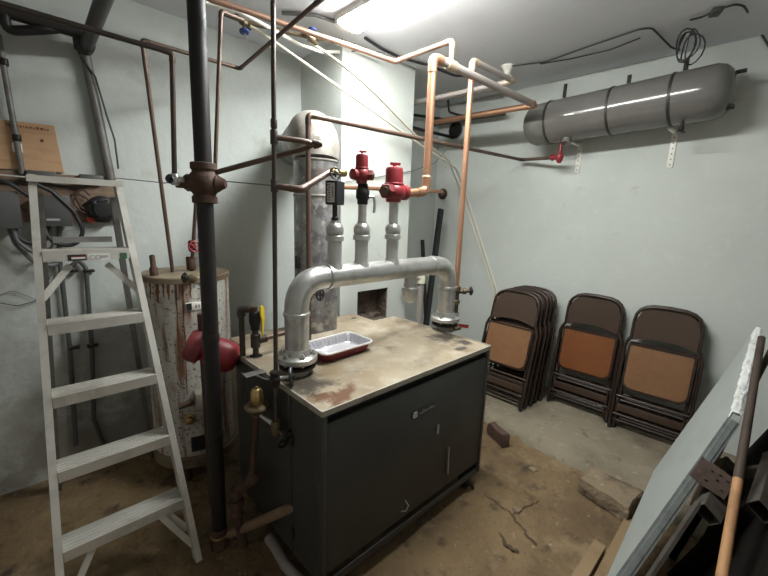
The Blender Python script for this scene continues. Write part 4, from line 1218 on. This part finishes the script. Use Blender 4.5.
# ------------------------------------------------------------------ ceiling lamp holder and wires
q = oz(508, 66, ZC)
lh = thing('lamp_holder', 'small white porcelain lamp holder on the ceiling right of the copper pipes', 'lamp holder', q)
MB().lathe([(.048, 0), (.048, .008), (.036, .02), (.022, .04), (.024, .062), (.018, .064)], q, (0, 0, -1), 18).build('base', WHITEP, lh)
zc_ = ZC - .012
def ow(px, py, dz=0): return oz(px, py, zc_ - dz)
cable('grey wire stapled along the ceiling from the lamp holder to the coil', [ow(512, 66), ow(545, 62), ow(590, 46), ow(640, 29), ow(652, 28), ow(660, 36), ow(672, 48, .02), ow(680, 50, .04)], .005, CABLE, .1, 'wire')
cable('second ceiling wire running beside the stapled one', [ow(540, 64), ow(570, 59), ow(610, 50), ow(640, 38)], .004, CABLE, .1, 'wire')
q = oz(689, 38, ZC - .06)
coil = []
for k in range(64):
    t = 2 * PI * k / 15
    w_ = .85 + .35 * math.sin(k * .37)
    coil.append(q + V((.03 * math.sin(k * .21), (.045 * math.cos(t) * w_ + .022 * math.sin(k * .11)), .088 * math.sin(t) * (.9 + .14 * math.cos(k * .29)) - .045)))
tag(MB().tube(coil, .0042, 6).build('wire_coil', CABLE), 'coil of dark wire hanging from the ceiling above the grey tank', 'coil')
cable('dark wire from the coil along the ceiling and down the right-hand wall', [ow(690, 20, .01), ow(703, 17), ow(716, 10), ow(736, 4), oz(744, 6, ZC - .02), ox(756, 25, X2 - .01), ox(770, 48, X2 - .01)], .005, CABLE, .06, 'wire')
q = ow(716, 12)
tag(MB().box(q, (.07, .045, .022), Matrix.Rotation(.4, 3, 'Z'), .004).build('junction_clip', GREYBOX), 'small grey wire joint box on the ceiling right of the coil', 'box')
cable('black cable on the ceiling beyond the lamp end', [ow(365, 38), ow(380, 48), ow(398, 57), ow(430, 66), ow(455, 76), ow(475, 76)], .009, CABLE, .1)
cable('thin black pipe end on the ceiling near the thin steel pipe', [ow(282, 13), ow(300, 14), ow(315, 15), ow(336, 22)], .010, CABLEG, .05)
cable('thin dark wire along the chimney top', [oz(345, 52, 2.50), oz(365, 50, 2.50), oz(385, 53, 2.50)], .004, CABLEG, .05, 'wire')
cable('thin wire across the chimney breast behind the red valves', [oy(345, 182, 2.085), oy(372, 178, 2.085), oy(412, 171, 2.085), oy(435, 163, 2.3), ox(446, 150, 3.1)], .003, CABLEG, .05, 'wire')

# ------------------------------------------------------------------ foil pan on the boiler lid
c = oz(338, 352, bzt)
pan = thing('foil_pan', 'rectangular disposable foil baking pan with maroon outside on the boiler top', 'pan', (c.x, c.y, bzt))
ang = Matrix.Rotation(R(2), 3, 'Z')
LWx, LWy = .150, .098
def pan_loop(w, d, z, rc, flute=0, n=9):
    out = []
    for cx_, cy_, a0 in ((w - rc, d - rc, 0), (-w + rc, d - rc, PI / 2), (-w + rc, -d + rc, PI), (w - rc, -d + rc, 3 * PI / 2)):
        for i in range(n):
            a = a0 + PI / 2 * i / (n - 1)
            out.append(V((cx_ + rc * math.cos(a), cy_ + rc * math.sin(a), 0)))
    # resample evenly so the sides can be fluted
    tot, res = [0], []
    m = len(out)
    for i in range(m):
        tot.append(tot[-1] + (out[(i + 1) % m] - out[i]).length)
    N = 144
    j = 0
    for k in range(N):
        s = tot[-1] * k / N
        while tot[j + 1] < s:
            j += 1
        f_ = (s - tot[j]) / max(tot[j + 1] - tot[j], 1e-9)
        p = out[j].lerp(out[(j + 1) % m], f_)
        nn = V((p.x, p.y, 0)).normalized()
        p = p + nn * (flute if (k // 2) % 2 else -flute)
        res.append(c + ang @ V((p.x, p.y, 0)) + V((0, 0, z)))
    return res
def shell(loops, capend):
    mb = MB()
    Rg = [[mb.bm.verts.new(p) for p in L] for L in loops]
    for A, B in zip(Rg, Rg[1:]):
        for k in range(len(A)):
            mb.bm.faces.new((A[k], A[(k + 1) % len(A)], B[(k + 1) % len(B)], B[k]))
    if capend:
        mb.bm.faces.new(Rg[-1])
    return mb
H_ = .048
shell([pan_loop(LWx - .004, LWy - .004, H_, .03), pan_loop(LWx - .018, LWy - .018, .008, .03, .0012), pan_loop(LWx - .022, LWy - .022, .002, .03)], True).build('outside', MAROON, pan)
shell([pan_loop(LWx - .006, LWy - .006, H_, .03), pan_loop(LWx - .012, LWy - .012, H_ - .008, .03, .0026), pan_loop(LWx - .021, LWy - .021, .010, .03, .0026), pan_loop(LWx - .028, LWy - .028, .005, .03)], True).build('lining', FOIL, pan)
mb = MB()
mb.tube(pan_loop(LWx, LWy, H_, .034), .0055, 8, closed=True)
mb.build('rim', mat('pan_rim', (.82, .78, .76), .4, .2), pan)

# ------------------------------------------------------------------ stones, bricks and lumber on the floor
def rough_block(name, poly, h, m, label, cat, seed, z0=0.0):
    rr = random.Random(seed)
    mb = MB()
    P = [V(p) for p in poly]
    cen = sum(P, V((0, 0, 0))) / len(P)
    n = len(P)
    rings = []
    for lvl, sc in ((0, 1.0), (.5, 1.03), (.9, 1.0), (1.0, .95)):
        ring = []
        for i in range(n):
            for k in range(7):
                p = P[i].lerp(P[(i + 1) % n], k / 7)
                p = cen + (p - cen) * sc
                j = noise.noise_vector(V((p.x * 14 + seed, p.y * 14, lvl * 3))) * .010
                ring.append(mb.bm.verts.new((p.x + j.x, p.y + j.y, z0 + h * lvl + (j.z * .6 if lvl > 0 else 0))))
        rings.append(ring)
    for A, B in zip(rings, rings[1:]):
        for k in range(len(A)):
            mb.bm.faces.new((A[k], A[(k + 1) % len(A)], B[(k + 1) % len(B)], B[k]))
    mb.bm.faces.new(rings[-1])
    mb.bm.faces.new(rings[0][::-1])
    return tag(mb.build(name, m, None, 30), label, cat)
rough_block('stone_block', [(2.120, .585, 0), (2.065, .330, 0), (2.285, .318, 0), (2.275, .575, 0)], .085, STONE, 'rough grey-brown stone block against the slab step in front of the right chair stack', 'stone', 2)
rough_block('brick', [(2.235, 1.24, 0), (2.165, 1.085, 0), (2.215, 1.06, 0), (2.285, 1.215, 0)], .085, BRICK, 'dark brown brick on the floor just right of the boiler', 'brick', 4)
a, b = oz(621, 512, .02), oz(592, 576, .02)
tag(MB().rail(V((2.09, .315, .013)), V((1.52, .305, .013)), .055, .022, (0, 1, 0)).build('lumber_strip', PINE), 'dirty pine strip on the floor under the pale slab', 'lumber')
tag(MB().rail(V((1.80, .372, .016)), V((1.30, .372, .016)), .05, .03, (0, 1, 0)).build('lumber_offcut', PINE), 'thicker pine offcut on the floor left of the pine strip', 'lumber')
rr = random.Random(31)
for px, py, s, lab in ((517, 510, .022, 'small pale chip of concrete on the floor right of the boiler foot'), (460, 498, .012, 'tiny dark pebble on the floor below the boiler corner'), (567, 481, .012, 'small dark stone on the floor in front of the slab step'), (533, 470, .02, 'flat dark stone on the floor between the brick and the stone block')):
    q = oz(px, py, 0)
    rough_block('stone_chip', [(q.x - s, q.y - s * .7, 0), (q.x + s * .9, q.y - s, 0), (q.x + s, q.y + s * .6, 0), (q.x - s * .5, q.y + s, 0)], s * .7, STONE, lab, 'stone', int(px), -.008)
# cracks in the floor
CRACK = mat('crack_dirt', (.075, .050, .030), .95)
def crack(name, pts, w):
    rr = random.Random(int(pts[0][0]))
    P = []
    for (a_, b_), (c_, d_) in zip(pts, pts[1:]):
        A_, B_ = oz(a_, b_, 0), oz(c_, d_, 0)
        for k in range(6):
            P.append(A_.lerp(B_, k / 6) + V((rr.uniform(-.008, .008), rr.uniform(-.008, .008), 0)))
    P.append(oz(*pts[-1], 0))
    mb = MB()
    va, vb = [], []
    for i, p in enumerate(P):
        t = (P[min(i + 1, len(P) - 1)] - P[max(i - 1, 0)]).normalized()
        s = V((-t.y, t.x, 0))
        ww = w * rr.uniform(.3, 1.1) * (0.3 if i in (0, len(P) - 1) else 1)
        va.append(mb.bm.verts.new((p.x + s.x * ww, p.y + s.y * ww, .0006)))
        vb.append(mb.bm.verts.new((p.x - s.x * ww, p.y - s.y * ww, .0006)))
    for i in range(len(P) - 1):
        mb.bm.faces.new((va[i], va[i + 1], vb[i + 1], vb[i]))
    o = mb.build(name, CRACK, None, base=False)
    o['kind'] = 'structure'
    return o
crack('trim_2', [(484, 493), (500, 506), (512, 514), (522, 529), (537, 545)], .005)
crack('trim_3', [(512, 514), (525, 507), (541, 500)], .004)
crack('trim_4', [(500, 534), (507, 545), (518, 552)], .009)

# ------------------------------------------------------------------ the leaning pale slab and steelwork at the right
A = V((2.78, .042, .968)); B = V((2.03, .04, .745)); Cc = V((1.405, .29, .0)); _d = ray(653.5, 471); _n = (B - A).cross(Cc - B).normalized(); D = EYE + _d * ((A - EYE).dot(_n) / _d.dot(_n))
e1 = (A - B).normalized(); e2 = (Cc - B).normalized()
n_ = (B - A).cross(Cc - B).normalized()
if n_.y < 0: n_ = -n_
th = .028
sl = thing('wall_slab', 'pale grey wall slab with a broken white top edge leaning at the right', 'slab', (1.41, .29, 0))
MB().slab([A, B, Cc, D], -n_ * th).build('face_sheet', PANEL, sl)
# ragged plaster edge along A-B
mb = MB()
rr = random.Random(17)
N = 26
u = e2
ringsA = []
for k in range(N + 1):
    p = B.lerp(A, k / N)
    j = rr.uniform(.004, .022)
    ringsA.append([mb.bm.verts.new(p + n_ * .003 + u * (.02 + rr.uniform(0, .025))), mb.bm.verts.new(p + n_ * rr.uniform(.0, .006) - u * j * .5), mb.bm.verts.new(p - n_ * th * .5 - u * j), mb.bm.verts.new(p - n_ * (th + .003) - u * j * .4), mb.bm.verts.new(p - n_ * (th + .004) + u * .02)])
for P_, Q_ in zip(ringsA, ringsA[1:]):
    for k in range(4):
        mb.bm.faces.new((P_[k], P_[k + 1], Q_[k + 1], Q_[k]))
mb.build('broken_edge', PLASTER, sl, 20)
# metal channel along B-C
ch = MB()
for off, w, t in ((.002, .012, .006), (-th * .5, .020, .012), (-th - .002, .010, .006)):
    ch.rail(B + n_ * off - e1 * .004 + e2 * .02, Cc + n_ * off - e1 * .004 - e2 * .0 + V((0, 0, .004)), w, t, n_)
ch.build('edge_channel', CHANNEL, sl)
# hinge plate on the channel
def onplane(px, py, off):
    d = ray(px, py)
    p0_ = A + n_ * off
    return EYE + d * ((p0_ - EYE).dot(n_) / d.dot(n_))
Lb = (Cc - B).length
hp = B + e2 * (Lb * .25) - e1 * .01
hpl = thing('hinge_plate', 'rusty drilled hinge plate bolted to the edge of the pale slab', 'plate', hp)
pr_ = [hp + n_ * .004 - e2 * .04, hp + n_ * .004 + e2 * .048, hp - n_ * .05 + e2 * .052, hp - n_ * .118 + e2 * .048, hp - n_ * .118 - e2 * .036, hp - n_ * .05 - e2 * .04]
MB().slab(pr_, -e1 * .008).build('plate', RUSTPL, hpl)
mb = MB()
for a_, b_ in ((-.045, -.016), (-.045, .028), (-.072, -.02), (-.072, .004), (-.098, .026), (-.098, -.016)):
    c_ = hp + n_ * a_ + e2 * b_ - e1 * .008
    mb.lathe([(.006, 0), (.006, .0008)], c_, -e1, 10)
mb.build('bolt_hole', BLACKP, hpl)
# square tubes
def sqtube(root, c_, ax_, L, s1, s2, w, h, m, name='tube'):
    t = .003
    mb = MB()
    for s, o in (((w, t), (0, h / 2)), ((w, t), (0, -h / 2)), ((t, h), (w / 2, 0)), ((t, h), (-w / 2, 0))):
        p = c_ + s1 * o[0] + s2 * o[1]
        mb.slab([p + s1 * s[0] / 2 + s2 * s[1] / 2, p - s1 * s[0] / 2 + s2 * s[1] / 2, p - s1 * s[0] / 2 - s2 * s[1] / 2, p + s1 * s[0] / 2 - s2 * s[1] / 2], ax_ * L)
    return mb.build(name, m, root)
def on_ray(px, py, dep): return EYE + ray(px, py) * dep
axd = (on_ray(735, 452, 1.75) - on_ray(707, 515, 1.42)).normalized()
s1 = (on_ray(720, 516, 1.42) - on_ray(699, 503, 1.42)); s1 = (s1 - axd * s1.dot(axd)).normalized()
s2 = axd.cross(s1)
sf = thing('tube_rack', 'rack of open square tubes beside the leaning slab, bottom right', 'frame', (1.35, .0, 0))
c1 = on_ray(707, 515, 1.42)
sqtube(sf, c1, axd, .40, s1, s2, .070, .044, TUBE)
fb = c1 - s1 * .04
MB().rail(fb + axd * .02, V((fb.x - .36, fb.y + .14, .01)), .012, .03, s1).build('flat_bar', TUBE, sf)
c2_ = on_ray(762, 512, 1.30)
sqtube(sf, c2_, axd, .40, s1, s2, .070, .044, TUBE)
MB().rail(c1 + axd * .30 - s2 * .03, c2_ + axd * .30 - s2 * .03, .04, .02, s2).build('cross_bar', TUBE, sf)
MB().rail(c2_ + axd * .25 + s1 * .02, V((c2_.x + .12, .10, .0)), .05, .05, s1).build('post', SHADESHEET, sf)
MB().cyl(c1 + axd * .36, V((c1.x + .25, .13, 0)), .015, 8).build('post', SHADESHEET, sf)
# wooden stick
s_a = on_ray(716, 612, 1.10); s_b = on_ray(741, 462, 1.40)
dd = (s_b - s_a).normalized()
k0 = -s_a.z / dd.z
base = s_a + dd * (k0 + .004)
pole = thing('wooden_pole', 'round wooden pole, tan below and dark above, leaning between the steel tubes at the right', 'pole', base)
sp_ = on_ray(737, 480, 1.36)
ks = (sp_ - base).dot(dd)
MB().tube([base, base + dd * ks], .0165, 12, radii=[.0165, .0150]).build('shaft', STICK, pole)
MB().tube([base + dd * ks, s_b + dd * .75], .0172, 12, radii=[.0152, .0140]).build('dark_upper_shaft', mat('dark_shaft', (.055, .036, .025), .7, layers=[((.03, .02, .015), 8, .5, .7)]), pole)  # upper length of the pole in a darker brown
# dark sheet added to stand in for deep shade, and old plank behind
n2 = -n_ * .20
q = A - n_ * .10
tag(MB().rail(V((2.42, .13, 0.0)), V((2.82, -.06, 1.03)), .10, .022, (1, 0, 0)).build('old_plank', PLANK), 'narrow old brown plank upright just behind the pale slab', 'plank')
tag(MB().slab([V((.95, .06, 0)), V((2.85, .06, 0)), V((2.85, -.31, 1.03)), V((.95, -.31, 1.03))], (0, -.02, 0)).build('shade_sheet', SHADESHEET), 'large dark sheet added as shade, leaning at the far right behind the steel frame', 'sheet')

# ------------------------------------------------------------------ world, colour
w = bpy.data.worlds.new('world')
bpy.context.scene.world = w
w.use_nodes = True
w.node_tree.nodes['Background'].inputs['Color'].default_value = (.5, .52, .55, 1)
w.node_tree.nodes['Background'].inputs['Strength'].default_value = 0.0
sc = bpy.context.scene
sc.view_settings.view_transform = 'Standard'
sc.view_settings.look = 'None'
sc.view_settings.gamma = 1.0
sc.view_settings.exposure = 0.88
sc.view_settings.use_curve_mapping = False
sc.cycles.use_denoising = True
sc.cycles.max_bounces = 10
sc.cycles.diffuse_bounces = 8
sc.cycles.glossy_bounces = 4
sc.cycles.sample_clamp_indirect = 6.0
